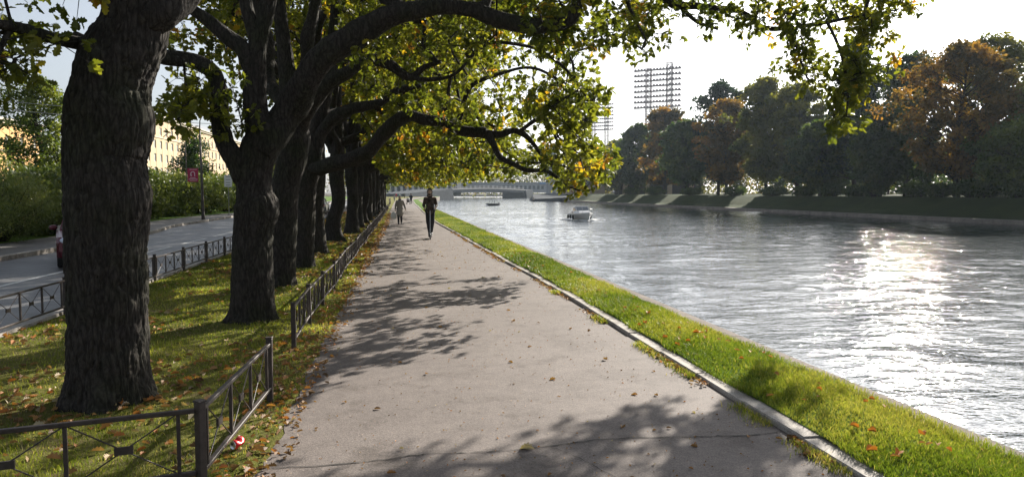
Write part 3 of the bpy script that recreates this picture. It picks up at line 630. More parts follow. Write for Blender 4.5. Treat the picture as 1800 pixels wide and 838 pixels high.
# --- further oaks: three generic trees copied along the row
def generic_oak(seed, label, loc):
    rng = np.random.default_rng(seed); root = empty('oak_tree', loc, 0, label, 'tree', 'oaks in the row beside the path'); mb = MB()
    fk = rng.uniform(2.6, 3.3); wob = rng.normal(0, .06, (4, 2))
    tp = np.array([[0, 0, -.1], [wob[0, 0], wob[0, 1], .6], [wob[1, 0], wob[1, 1], 1.5], [wob[2, 0], wob[2, 1], 2.4], [wob[3, 0], wob[3, 1], fk+.2], [.1, 0, fk+2], [.15, .1, fk+4.5], [0, 0, fk+7]])
    sk = [bark_tube(mb, tp, np.array([.36, .27, .24, .27, .26, .17, .11, .04]), 32, .12, .02, seed)]
    az = [rng.uniform(-.5, .1), rng.uniform(.3, .9), 1.9, 2.9, 3.9, 4.9]
    for i, a in enumerate(az):
        a += rng.uniform(-.25, .25); reach = (5.4 if i < 2 else 3.4)*rng.uniform(.9, 1.1); h0 = fk+rng.uniform(-.35, .9); rise = rng.uniform(.6, 1.6) if i < 2 else rng.uniform(2.5, 4)
        pts = []
        for t_ in (0, .15, .35, .55, .75, 1):
            r_ = reach*t_; z = h0+rise*math.sin(min(1, t_*1.25)*math.pi/2)-(1.3*max(0, t_-.6)/.4 if i < 2 else 0)
            pts.append((math.cos(a+.5*t_*(rng.random()-.5))*r_, math.sin(a)*r_+rng.normal(0, .12), z+rng.normal(0, .08)))
        sk.append(bark_tube(mb, np.array(pts), np.array([.16, .15, .12, .09, .06, .03])*(1.1 if i < 2 else .9), 14, .2, .015, seed+i, .2, 2.5))
    mb.build('trunk', M['bark'], root, smooth=True)
    C = shell(rng, 560, (.3, 0), 4.6, 6.4, 4.6, 3.4, 13.5, .5)
    # the road side hangs less low than the river side; nothing over the inner trunk
    keep = ~((C[:, 0] < 1.0) & (C[:, 2] < 5.2)) & ~((np.hypot(C[:, 0], C[:, 1]) < 2.2) & (C[:, 2] < 7))
    C = C[keep]; low = []
    while len(low) < 120:
        x = rng.uniform(1.4, 6.2); y = rng.uniform(-3.6, 3.6); z = rng.uniform(2.9, 4.6)+.05*abs(y); low.append((x, y, z-.10*(x-2)))
    C = np.vstack([C, low])
    bmb, lmb = MB(), MB(); off = rng.uniform(0, 50, 3)
    grow(bmb, lmb, np.vstack(sk)[10::2], C, rng, T_MID, 6, 7, .42, .17, lambda p, r_: np.clip(oak_tint(p+off, r_)+.08, 0, 1), r0=.006, step=.7, k=4)
    bmb.build('branches', M['bark'], root); lmb.build('crown', M['oak_leaf'], root, att=True); return root
ORD = ['fifth', 'sixth', 'seventh', 'eighth', 'ninth', 'tenth', 'eleventh', 'twelfth', 'thirteenth', 'fourteenth', 'fifteenth', 'sixteenth', 'seventeenth', 'eighteenth', 'nineteenth']
ROW = [(565, 22.2), (599, 27.8), (625, 33), (634, 38.2), (644, 43), (651, 48), (657, 54), (663, 60), (667, 66), (671, 73), (674, 80), (677, 88)]
protos = []
for i, (px, Y) in enumerate(ROW):
    x = (px-698)/1300*Y-.1
    lab = ORD[i]+' oak counted from the camera in the dark row beside the path' if i < len(ROW)-1 else 'last visible oak at the far end of the dark row beside the path'
    if i < 3: o = generic_oak(100+i*7, lab, (x, Y, 0)); protos.append(o)
    else:
        o = copy_tree(protos[i % 3]); o.location = (x, Y, 0); o['label'] = lab; o.rotation_euler = (0, 0, random.uniform(-.3, .3)); s = random.uniform(.92, 1.08); o.scale = (s, s, s)
# ------------------------------------------------------------------ grass blades, leaf litter, single fallen leaves
def blades(name, n, fx, dens, hmin, hmax, seed, zf, label, cat, dry=0.1, m='blade'):
    rng = np.random.default_rng(seed); p = fx(rng, n); keep = rng.random(len(p)) < dens(p); p = p[keep]; n = len(p)
    z = zf(p[:, 0], p[:, 1]); dist = np.hypot(p[:, 0], p[:, 1]); k = np.clip(dist/8, .8, 5)
    clump = vnoise(np.stack([p[:, 0]*2.2, p[:, 1]*2.2, p[:, 0]*0], 1), 61)
    h = rng.uniform(hmin, hmax, n)*(.55+.9*clump)*np.clip(.9+k*.12, 1, 1.4); wd = .0028*k*(.7+.6*rng.random(n))
    a = rng.uniform(0, 2*math.pi, n); lean = rng.uniform(.15, .9, n)*h; b = rng.uniform(0, 2*math.pi, n)
    o = np.stack([p[:, 0], p[:, 1], z], 1); sd = np.stack([np.cos(a), np.sin(a), a*0], 1)*wd[:, None]; ln = np.stack([np.cos(b), np.sin(b), b*0], 1)*lean[:, None]
    up = np.array([0, 0, 1.])*h[:, None]
    V = np.stack([o-sd, o+sd, o+ln*.3+up*.6+sd*.8, o+ln*.3+up*.6-sd*.8, o+ln+up*.95], 1).reshape(-1, 3)
    i = (np.arange(n)*5)[:, None]
    t_ = np.clip(.42+.9*(vnoise(np.stack([p[:, 0]*.8, p[:, 1]*.8, p[:, 0]*0], 1), 62)-.5)+rng.normal(0, .15, n), 0, .85); t_ = np.where(rng.random(n) < dry, .95, t_)
    mb = MB(); mb.add(V, [np.concatenate([i, i+1, i+2, i+3], 1), np.concatenate([i+3, i+2, i+4], 1)], 0, np.repeat(t_, 5))
    o = mb.build(name, M[m], att=True); tag(o, label, cat, kind='stuff'); return o
def fx_lawn(rng, n):
    y = 3.2+(rng.random(n)**2.2)*75; a = PATH_R(y)+.15-.07*vnoise(np.stack([y*2.3, y*0, y*0], 1), 12); b = QUAY(y)-.20+.10*rng.random(n)*(y < 8)-.03*(y > 9); return np.stack([a+(b-a)*rng.random(n), y], 1)
blades('grass', 190000, fx_lawn, lambda p: np.ones(len(p)), .028, .07, 71, lambda x, y: lawn_z(x, y)-.005, 'bright green grass on the strip between the kerb and the quay', 'grass', .04, 'lawn_blade')
def fx_verge(rng, n):
    y = 3.0+(rng.random(n)**2.0)*60; a = -4.85+0*y; b = PATH_L(y)-.02; return np.stack([a+(b-a)*rng.random(n), y], 1)
blades('grass', 230000, fx_verge, lambda p: np.clip(.35+1.1*vnoise(np.stack([p[:, 0]*.9, p[:, 1]*.9, p[:, 0]*0], 1), 66), 0, 1), .02, .05, 72, lambda x, y: verge_z(x, y)-.006, 'short patchy grass under the oaks between path and road', 'grass', .14)
# weeds in the joint along the kerb
def fx_joint(rng, n):
    y = 4.2+rng.random(n)*9; x = PATH_R(y)-.02-np.abs(rng.normal(0, .06, n)); return np.stack([x, y], 1)
blades('grass', 6000, fx_joint, lambda p: (vnoise(np.stack([p[:, 0]*0, p[:, 1]*1.6, p[:, 0]*0], 1), 67) > .60).astype(float), .02, .06, 73, lambda x, y: x*0+.006, 'weeds growing in the joint between path and kerb', 'grass', .3)
def litter(name, p, zf, seed, s0, s1, label, lift=.02):
    rng = np.random.default_rng(seed); n = len(p); z = zf(p[:, 0], p[:, 1])+rng.uniform(.004, lift, n)
    dist = np.hypot(p[:, 0], p[:, 1]); a = rng.uniform(0, 2*math.pi, n)
    d = np.stack([np.cos(a), np.sin(a), rng.normal(0, .22, n)], 1); up = np.array([0, 0, 2.2])
    t_ = np.clip(rng.normal(.52, .25, n)+.3*(vnoise(np.stack([p[:, 0], p[:, 1], p[:, 0]*0], 1), 64)-.5), 0, 1)
    V, F = T_OAK if n < 30000 else T_MID; V = V.copy(); V[:, 2] *= 3.0
    mb = MB(); leaves(mb, np.stack([p[:, 0], p[:, 1], z], 1), d, rng.uniform(s0, s1, n)*np.clip(dist/14, 1, 1.6), t_, (V, F), rng, up)
    o = mb.build(name, M['litter'], att=True); return tag(o, label, 'fallen leaves', kind='stuff')
rng = np.random.default_rng(5)
y = 3+(rng.random(16000)**1.7)*75; p = np.stack([rng.uniform(-4.9, -.95, len(y)), y], 1)
k = vnoise(np.stack([p[:, 0]*.8, p[:, 1]*.8, y*0], 1), 63)+.35*(p[:, 1] > 30)+.2*(p[:, 0] > -1.4)+.18*((p[:, 1] < 5.5) & (p[:, 0] > -2.5)); p = p[rng.random(len(p)) < np.clip((k-.35)*2.0, .03, 1)]
litter('leaf_litter', p, verge_z, 81, .045, .10, 'brown and orange oak leaves scattered over the verge under the oaks', .035)
y = 3.6+(rng.random(3000)**1.45)*62; off = -np.abs(rng.normal(0, .16, len(y)))+.10+rng.normal(0, .05, len(y)); p = np.stack([PATH_L(y)+off*(1+.02*y), y], 1)
litter('leaf_litter', p, lambda x, y: x*0+.012, 82, .025, .07, 'dry leaves gathered along the left edge of the path', .03)
y = 3.6+(rng.random(1600)**1.6)*30; p = np.stack([PATH_R(y)-.015-np.abs(rng.normal(0, .05, len(y))), y], 1); p = p[vnoise(np.stack([p[:, 0]*0, p[:, 1]*1.3, y*0], 1), 65) > .5]
litter('leaf_litter', p, lambda x, y: x*0+.010, 83, .02, .06, 'crumbled dry leaves lying in the kerb joint right of the path', .02)
# tiny debris on the asphalt
y = 3.4+(rng.random(2600)**1.6)*25; p = np.stack([PATH_L(y)+(PATH_R(y)-PATH_L(y))*rng.random(len(y)), y], 1)
litter('leaf_crumbs', p, lambda x, y: x*0+.008, 84, .006, .022, 'tiny bits of leaf and twig sprinkled over the path', .004)
# leaves one can count: a few meshes, copied
def leaf_mesh(seed, m, curl):
    rng = np.random.default_rng(seed); V, F = T_OAK; V = V.copy(); V[:, 2] = V[:, 2]*curl+.28*curl*V[:, 0]*(V[:, 0]-1)*-1*rng.uniform(.3, 1)+.02; V[:, 1] *= rng.uniform(.85, 1.3)
    mb = MB(); mb.add(V, F, 0, rng.uniform(*m)); return mb
LP = [leaf_mesh(1, (.25, .3), 1.5), leaf_mesh(2, (.4, .45), 3), leaf_mesh(3, (.55, .6), 2), leaf_mesh(4, (.95, 1), 2.5), leaf_mesh(5, (.66, .72), 3), leaf_mesh(6, (.74, .8), 2)]
lob = {}
def one_leaf(kind, x, y, z, s, label, group):
    if kind not in lob: o = LP[kind].build('fallen_leaf', M['litter'], att=True); lob[kind] = o
    else: o = lob[kind].copy(); COL.objects.link(o)
    o.location = (x, y, z); o.rotation_euler = (rng.normal(0, .15), rng.normal(0, .15), rng.uniform(0, 6.3)); o.scale = (s, s, s)
    tag(o, label, 'leaf', group)
for _ in range(105):
    y = 4.0+(rng.random()**1.5)*20; u = rng.random(); x = PATH_L(y)+.1+(PATH_R(y)-PATH_L(y)-.2)*u
    one_leaf(int(rng.choice([0, 1, 1, 2, 3])), x, y, .012, rng.uniform(.03, .075), 'dry brown leaf lying on the asphalt of the path', 'leaves lying on the path')
one_leaf(3, *G(940, 792)[:2], .014, .11, 'pale dry leaf lying by the crack across the path', 'leaves lying on the path')
for _ in range(85):
    y = 4.2+(rng.random()**1.4)*16; x = PATH_R(y)+.2+(QUAY(y)-.5-PATH_R(y))*rng.random()
    one_leaf(int(rng.choice([4, 5, 2, 4])), x, y, float(lawn_z(np.array([x]), np.array([y]))[0])+.04, rng.uniform(.04, .085), 'orange brown leaf lying in the bright grass of the riverside strip', 'leaves lying on the riverside strip')
# ------------------------------------------------------------------ low iron fences
def fence_run(name, pts, label, bays=3, zf=0.0, H=.53, post_w=.05, inset=.12, seed=0, group=None):
    """posts at pts; between them top and bottom rail, balusters, crossed rods with a small plate in each bay"""
    rng = np.random.default_rng(seed); root = empty(name, (*pts[0][:2], 0), 0, label, 'fence', group); o = np.array([pts[0][0], pts[0][1], 0.])
    P3 = [np.array([q[0], q[1], 0.])-o for q in pts]
    for i, q in enumerate(P3):
        d = P3[min(i+1, len(P3)-1)]-P3[max(i-1, 0)]; rz = math.atan2(d[1], d[0])
        lx, ly = rng.normal(0, .008, 2); m = MB(); rot = Matrix.Rotation(ly, 3, 'Y') @ Matrix.Rotation(lx, 3, 'X') @ Matrix.Rotation(rz, 3, 'Z')
        m.bbox((0, 0, .22+zf), (post_w, post_w, .66), .004, rot=rot); m.bbox((lx*0, 0, .557+zf), (post_w*1.16, post_w*1.16, .014), .003, rot=rot)
        m.build('post', M['iron'], root, loc=q)
    for i in range(len(P3)-1):
        a, b = P3[i], P3[i+1]; L = np.linalg.norm(b-a); d = (b-a)/L; rz = math.atan2(d[1], d[0]); m = MB(); sag = rng.normal(0, .006)
        at = lambda s, z: a+d*s+np.array([0, 0, z+zf+sag])
        for z, h in ((H-.03, .026), (.12, .026)): m.bbox(at(L/2, z), (L-post_w-.004, .034, h), .004, rz)
        ss = np.linspace(inset, L-inset, bays+1)
        for s in ss: m.box(at(s, (H-.03+.12)/2), (.022, .022, H-.03-.12-.03), rz)
        for s0, s1 in zip(ss[:-1], ss[1:]):
            c = (s0+s1)/2; zc = (H-.03+.12)/2
            for u in (s0+.015, s1-.015):
                for z in (H-.045, .135): m.bar(at(u, z), at(c, zc), .0045, k=5)
            m.box(at(c, zc), ((s1-s0)*.17, .016, .045), rz)
        m.build('panel', M['iron'], root)
    return root
c0 = (-1.18, 4.60)
fence_run('iron_fence', [(-5.0, 3.62), (-3.1, 4.10), c0, (-1.10, 6.55)], 'low iron fence turning the corner at the front of the verge, beside the red can', 3, seed=1)
ys_ = [8.6]
while ys_[-1] < 84: ys_.append(ys_[-1]+1.72)
fence_run('iron_fence', [(float(PATH_L(y))-.31+.02*math.sin(y), y) for y in ys_[:46]], 'long low iron fence running along the left edge of the path past the oaks', 3, seed=2)
ys_ = list(np.arange(5.6, 76, 2.05))
fence_run('iron_fence', [(-4.86, y) for y in ys_], 'low iron fence between the verge and the road', 3, seed=3)
# far railings where the row ends
fence_run('iron_fence', [(-2.1, 98), (-1.0, 98), (-1.0, 104), (-1.0, 110), (-1.0, 118)], 'taller railing round the lawn beyond the end of the oak row', 3, H=1.1, seed=4)
# ------------------------------------------------------------------ crushed red can
gx, gy, _ = G(422, 793); root = empty('drink_can', (gx, gy, .062), R(50), 'crushed red drink can lying in the litter by the fence', 'can')
red = simple('red lacquer', (.62, .03, .035), .3, .3, .15, 60, .1, .6); silver = simple('aluminium', (.62, .62, .64), .3, .9, .1, 40, .1); whitep = simple('white print', (.75, .72, .72), .5, .1, .1, 60, 0)
rx = Matrix.Rotation(R(90), 3, 'Y')
m = MB(); rot1 = Matrix.Rotation(R(-8), 3, 'Y') @ Matrix.Rotation(R(-90), 3, 'Y') @ Matrix.Rotation(R(15), 3, 'Z')
# the can is folded in the middle: one half points at the path, the other kinks back
n = 26; prof = [(-.058, .026), (-.053, .031), (-.04, .033), (-.02, .032), (-.006, .027), (.004, .024), (.016, .029), (.034, .033), (.052, .033), (.058, .031), (.062, .026)]
V = []
for (s, r_) in prof:
    k = max(0, s)*.95
    cx, cy = (s, 0) if s < 0 else (s*math.cos(.9), s*math.sin(.9))
    sq = .45 if abs(s) < .012 else (.7 if abs(s) < .03 else 1)
    dx, dy = (1, 0) if s < 0 else (math.cos(.9), math.sin(.9))
    for t in np.arange(n)*2*math.pi/n:
        rr = r_*(1+.06*math.sin(5*t+s*160)*(abs(s) < .05)); V.append((cx-dy*rr*math.cos(t), cy+dx*rr*math.cos(t), rr*math.sin(t)*sq))
F = [[j*n+i, j*n+(i+1) % n, (j+1)*n+(i+1) % n, (j+1)*n+i] for j in range(len(prof)-1) for i in range(n)]+[[(len(prof)-1)*n+i for i in range(n)]]
m.add(V, F).build('can_body', red, root, smooth=True)
m = MB(); m.lathe([(0, .0), (.024, 0), (.027, .004), (.0285, .004), (.0285, -.003), (.026, -.006)], (-.058, 0, 0), 26, rot=Matrix.Rotation(R(-90), 3, 'Y')); lid = m.build('can_lid', silver, root, smooth=True)
m = MB(); m.lathe([(0, .0012), (.009, .0012), (.0095, 0)], (-.0585, .008, .006), 14, rot=Matrix.Rotation(R(-90), 3, 'Y')); m.build('opening', M['crack'], lid)
m = MB()
for q in range(10):
    t = q/9; m.box((.018+.032*t+(-.0), .024+.034*t-.012*math.sin(t*6), .030-.004*abs(t-.5)), (.006, .004, .004), .9)
m.build('white_stripe', whitep, root)
# ------------------------------------------------------------------ street lamp with banner, signs, wires
lx_, ly_ = -12.66, 51.4; root = empty('street_lamp', (lx_, ly_, .02), 0, 'tall grey street lamp with curved arm on the far pavement, carrying the red banner', 'street lamp')
pole_m = simple('lamp pole paint', (.10, .085, .08), .6, .2, .3, 3, .1)
m = MB(); m.tube([(0, 0, -.1), (0, 0, .5), (-.03, 0, 3), (-.08, 0, 6.0)], [.12, .10, .08, .055], 10).build('pole', pole_m, root, smooth=True)
m = MB(); m.tube([(-.08, 0, 5.95), (-.05, 0, 6.5), (.15, 0, 6.9), (.5, -.02, 7.05), (.85, -.02, 7.0)], [.04, .035, .03, .028, .028], 8).build('arm', pole_m, root, smooth=True)
m = MB(); m.ell((1.02, -.02, 6.97), (.24, .12, .06), 12, 6).build('lamp_head', M['grey_metal'], root, smooth=True)
m = MB(); m.bar((-.1, 0, 3.42), (-.95, -.02, 3.42), .015).bar((-.1, 0, 2.5), (-.95, -.02, 2.5), .015).bar((-.95, -.02, 2.45), (-1.0, -.02, 5.0), .03).build('bracket', pole_m, root)
ban = empty('banner', (lx_-.2, ly_-.05, 2.52), 0, 'small red advertising banner with a white arch sign, hung beside the street lamp', 'banner')
bred = simple('banner cloth', (.42, .02, .075), .6, 0, .15, 4, .1)
m = MB(); m.bbox((-.36, 0, .44), (.66, .02, .88), .004).build('cloth', bred, ban)
bw = simple('banner print', (.8, .62, .68), .6, 0, .05, 9, 0)
m = MB(); arch = [(-.47, .40), (-.43, .46), (-.47, .52)]
pts = [(-.50, .40)]+[(-.36+.115*math.cos(a)-.0, .56+.10*math.sin(a)) for a in np.linspace(math.pi, 0, 10)]+[(-.245, .36)]
for a, b in zip(pts[:-1], pts[1:]): m.bar((a[0], -.017, a[1]), (b[0], -.017, b[1]), .028, k=6)
m.prism([(-.53, .43), (-.44, .36), (-.40, .47)], 'y', -.03, -.012)
rng = np.random.default_rng(2)
for zz, x0, x1, h in ((.81, -.56, -.14, .04), (.27, -.54, -.20, .05), (.17, -.62, -.08, .06), (.07, -.56, -.14, .03)):
    x = x0
    while x < x1:
        w_ = rng.uniform(.02, .045); m.box((x+w_/2, -.014, zz), (w_*.8, .008, h*rng.uniform(.75, 1))); x += w_*1.15
m.build('print', bw, ban)
sg = empty('road_sign', (-13.4, 62.5, 0), 0, 'small white road sign on a thin post at the end of the bushes', 'sign')
MB().bar((0, 0, 0), (0, 0, 3.3), .035, k=8).build('post', M['grey_metal'], sg, smooth=True)
MB().bbox((0, -.06, 2.75), (.6, .03, .95), .01).build('panel', M['white_paint'], sg)
m = MB()
for zz in (.35, .12, -.12, -.33): m.box((0, -.079, 2.75+zz), (.36, .006, .035))
m.build('sign_text', M['iron_black'], sg)
wire = simple('wire', (.25, .25, .27), .5, .3, .1, 1, 0)
for i, (z0, z1, lab) in enumerate(((7.9, 6.3, 'upper overhead wire crossing in front of the yellow building'), (7.5, 5.9, 'lower overhead wire crossing in front of the yellow building'))):
    a = np.array([-34, 38, z0]); b = np.array([-10.2, 52+i*2, z1+.6]); pts = [a+(b-a)*t-np.array([0, 0, .5*4*t*(1-t)]) for t in np.linspace(0, 1, 14)]
    m = MB(); m.tube(pts, .018, 5); tag(m.build('overhead_wire', wire, smooth=True), lab, 'wire')
pl = empty('utility_pole', (-32.0, 46.5, 0), 0, 'dark slanting pole standing in front of the yellow building', 'pole')
MB().bar((.0, 0, -.1), (-.25, 0, 5.7), .16, .10, 8).build('shaft', pole_m, pl, smooth=True); MB().bbox((-.25, 0, 5.72), (.3, .3, .06), .01).build('cap', pole_m, pl)
# ------------------------------------------------------------------ cars
def car(loc, rz, col, label, cat='car', L=4.1, W=1.74, H=1.48, name='parked_car', rough=.25):
    root = empty(name, loc, rz, label, cat)
    paint = simple('car paint '+label[:12], col, rough, .2, .06, 1, 0, .7)
    # side profile (y along the car, front at -y), z
    lo = [(-L/2+.06, .30), (-L/2, .45), (-L/2+.02, .66), (-L/2+.16, .80), (-L/2+1.0, .93), (L/2-.42, .98), (L/2-.08, .92), (L/2, .66), (L/2-.03, .35), (L/2-.1, .28)]
    n = len(lo); V = []; F = []; secs = [(-W/2+.03, .92), (-W/2, .98), (-W/2+.06, 1.0), (W/2-.06, 1.0), (W/2, .98), (W/2-.03, .92)]
    for (x, k) in secs:
        for (y, z) in lo: V.append((x, y*(k if abs(x) > W/2-.02 else 1)*(1-.03*(abs(x) > W/2-.05)), .28+(z-.28)*k))
    for s in range(len(secs)-1):
        for i in range(n): F.append([s*n+i, (s+1)*n+i, (s+1)*n+(i+1) % n, s*n+(i+1) % n])
    F += [list(range(n)), [(len(secs)-1)*n+i for i in range(n)][::-1]]
    body = MB().add(V, F); body.build('body', paint, root, smooth=False)
    cab = [(-L/2+1.02, .92), (-L/2+1.65, H-.05), (-L/2+1.95, H), (L/2-1.0, H), (L/2-.7, H-.06), (L/2-.22, .96)]
    tw = lambda z: W/2-.06-(z-.92)*.30
    V = [(-tw(z), y, z) for y, z in cab]+[(tw(z), y, z) for y, z in cab]; k = len(cab)
    MB().add(V, [[i, i+1, k+i+1, k+i] for i in range(k-1)]+[list(range(k))[::-1], list(range(k, 2*k))]).build('cabin', paint, root)
    g = MB(); e = .006
    def quad(pts): g.add(pts, [[0, 1, 2, 3]])
    for s in (-1, 1):
        def sp(y, z): return (s*(tw(z)+e), y, z)
        quad([sp(-L/2+1.2, .97), sp(-L/2+1.72, H-.10), sp(-.02, H-.07), sp(-.02, .97)]); quad([sp(.06, .97), sp(.06, H-.07), sp(L/2-1.0, H-.09), sp(L/2-.5, .99)])
    a, b = cab[0], cab[1]; quad([(-tw(a[1])+.05, a[0]+.03-e, a[1]+.05), (tw(a[1])-.05, a[0]+.03-e, a[1]+.05), (tw(b[1])-.05, b[0]-.02-e, b[1]-.02), (-tw(b[1])+.05, b[0]-.02-e, b[1]-.02)])
    a, b = cab[5], cab[4]; quad([(-tw(a[1])+.05, a[0]+e, a[1]+.04), (tw(a[1])-.05, a[0]+e, a[1]+.04), (tw(b[1])-.05, b[0]+e, b[1]-.02), (-tw(b[1])+.05, b[0]+e, b[1]-.02)])
    g.build('window', M['glass'], root)
    for s in (-1, 1):
        for y in (-L/2+.78, L/2-.75):
            rot = Matrix.Rotation(R(90), 3, 'Y'); wh = MB(); wh.lathe([(.17, -.10), (.30, -.10), (.325, -.07), (.325, .07), (.30, .10), (.17, .10)], (s*(W/2-.10), y, .325), 22, rot=rot)
            tyre = wh.build('wheel', M['black_rubber'], root, smooth=True); MB().lathe([(0, .07), (.15, .085), (.2, .07), (.2, -.07), (0, -.07)], (s*(W/2-.10), y, .325), 16, rot=rot).build('rim', M['grey_metal'], tyre)
        MB().ell((s*(W/2-.25), -L/2+.13, .70), (.20, .14, .11), 14, 8).build('headlight', M['white_paint'] if 0 else headm, root, smooth=True)
        MB().bbox((s*(W/2-.2), L/2-.03, .78), (.26, .06, .16), .02).build('tail_light', red, root)
        MB().ell((s*(W/2+.07), -L/2+1.35, 1.0), (.10, .06, .07), 10, 6).build('mirror', paint, root, smooth=True)
    MB().bbox((0, -L/2+.02, .42), (W*.8, .06, .12), .02).build('bumper', paint, root); MB().bbox((0, -L/2-.005, .56), (W*.5, .05, .12), .02).build('grille', M['iron_black'], root)
    return root
headm = simple('headlight glass', (.55, .6, .7), .08, .1, .1, 30, 0, .9)
ang = R(-22); L_ = 4.0; fx_, fy_ = -8.15, 19.75
car((fx_-.05, fy_+L_/2, -.096), ang*-1, (.10, .01, .022), 'dark red car on the road, mostly hidden behind the closest oak', L=L_, name='passenger_car')
car((-7.2, 70, -.096), math.pi, (.25, .26, .28), 'grey car far up the road glimpsed between the trunks', name='passenger_car')
car((-9.6, 92, -.096), 0, (.03, .04, .09), 'dark blue car far up the road near the row\'s end', name='passenger_car')
# ------------------------------------------------------------------ bushes and trees across the road
M['bush_leaf'] = m_leaf('willow leaf', [(0, (.06, .10, .03)), (.5, (.14, .18, .06)), (.85, (.24, .27, .11)), (1, (.36, .26, .08))], .35, .4, 1.3)
M['tree_leaf'] = m_leaf('poplar leaf', [(0, (.05, .09, .02)), (.5, (.12, .16, .035)), (1, (.22, .24, .06))], .4, .45, 1.5)
def bush(loc, rx, ry, h, label, seed, n=7000, ls=.11, name='bush', leafm='bush_leaf', group=None, sp=.12):
    rng = np.random.default_rng(seed); root = empty(name, loc, 0, label, 'bush', group)
    C = []
    while len(C) < 110:
        p = rng.uniform(-1, 1, 3)
        if .45 < np.linalg.norm(p*np.array([1, 1, .95])) < 1: C.append((p[0]*rx, p[1]*ry, h*.52+p[2]*h*.5))
    C = np.array(C); C = C[C[:, 2] > .1]
    m = MB(); A = np.zeros_like(C); A[:, :2] = C[:, :2]*.12+rng.normal(0, .15, (len(C), 2)); mid = (A+C)/2+rng.normal(0, .1, C.shape)
    for a, b, r0, r1 in ((A, mid, .022, .015), (mid, C, .015, .006)):
        V, F = frusta(a, b, np.full(len(C), r0), np.full(len(C), r1), 4); m.add(V, F)
    m.build('stems', M['far_bark'], root)
    i = rng.integers(0, len(C), n); o = rng.normal(0, 1, (n, 3)); o /= np.linalg.norm(o, axis=1, keepdims=True); pos = C[i]+o*(rng.random((n, 1))**.5)*np.array([rx, ry, h*.5])*.30; pos[:, 2] = np.abs(pos[:, 2])
    m = MB(); d = o*.6+rng.normal(0, .5, (n, 3))+np.array([0, 0, .5]); tt = np.clip(vnoise(pos*1.3+seed, 7)*.9+rng.normal(0, .12, n), 0, 1)
    leaves(m, pos, d, ls*(.6+.8*rng.random(n)), tt, T_NAR if ls < .12 else T_QUAD, rng); m.build('foliage', M[leafm], root, att=True); return root
BN = [(-13.9, 16.5, 1.9, 2.0, 2.6, 'grey green willow bush at the left edge of the photo, closest across the road'), (-14.6, 20.5, 2.1, 2.3, 2.9, 'broad willow bush second from the left edge across the road'),
      (-14.4, 25.3, 2.0, 2.4, 3.0, 'yellowish green bush just left of the closest oak, behind the dark red car'), (-14.6, 29.4, 2.0, 2.3, 2.8, 'round willow bush just behind the yellowish green one near the closest oak'), (-15.0, 34.5, 2.2, 2.6, 3.0, 'smaller looking willow bush farther back, left of the closest oak'), (-16.6, 39.5, 2.4, 2.8, 3.1, 'tall loose bush hidden partly by the closest oak'),
      (-16.9, 47.5, 2.2, 2.8, 3.9, 'tall rounded bush just right of the closest oak, beside the far lawn'), (-17.4, 53.5, 2.3, 2.7, 3.7, 'dense green bush left of the street lamp'),
      (-17.2, 60, 2.4, 3, 3.6, 'dark green bush right behind the street lamp'), (-16.6, 67, 2.3, 3, 3.7, 'rounded green bush right of the street lamp'), (-16.2, 75, 2.2, 3, 3.9, 'last green bush before the second oak, beside the white sign')]
for i, (x, y, rx, ry, h, lab) in enumerate(BN): bush((x, y, 0), rx, ry, h*.88, lab, 300+i, n=26000 if y < 32 else 12000, ls=.10 if y < 32 else .17, group='bushes along the far pavement')
bush((-19, 36.5, 0), 3.2, 3, 3.5, 'pale bush towering behind the willow bushes on the left', 320, 8000, .13, group='bushes along the far pavement')
bush((-22, 58, 0), 3.2, 3, 4.6, 'orange tinged bush behind the bushes left of the street lamp', 321, 8000, .17, group='bushes along the far pavement')
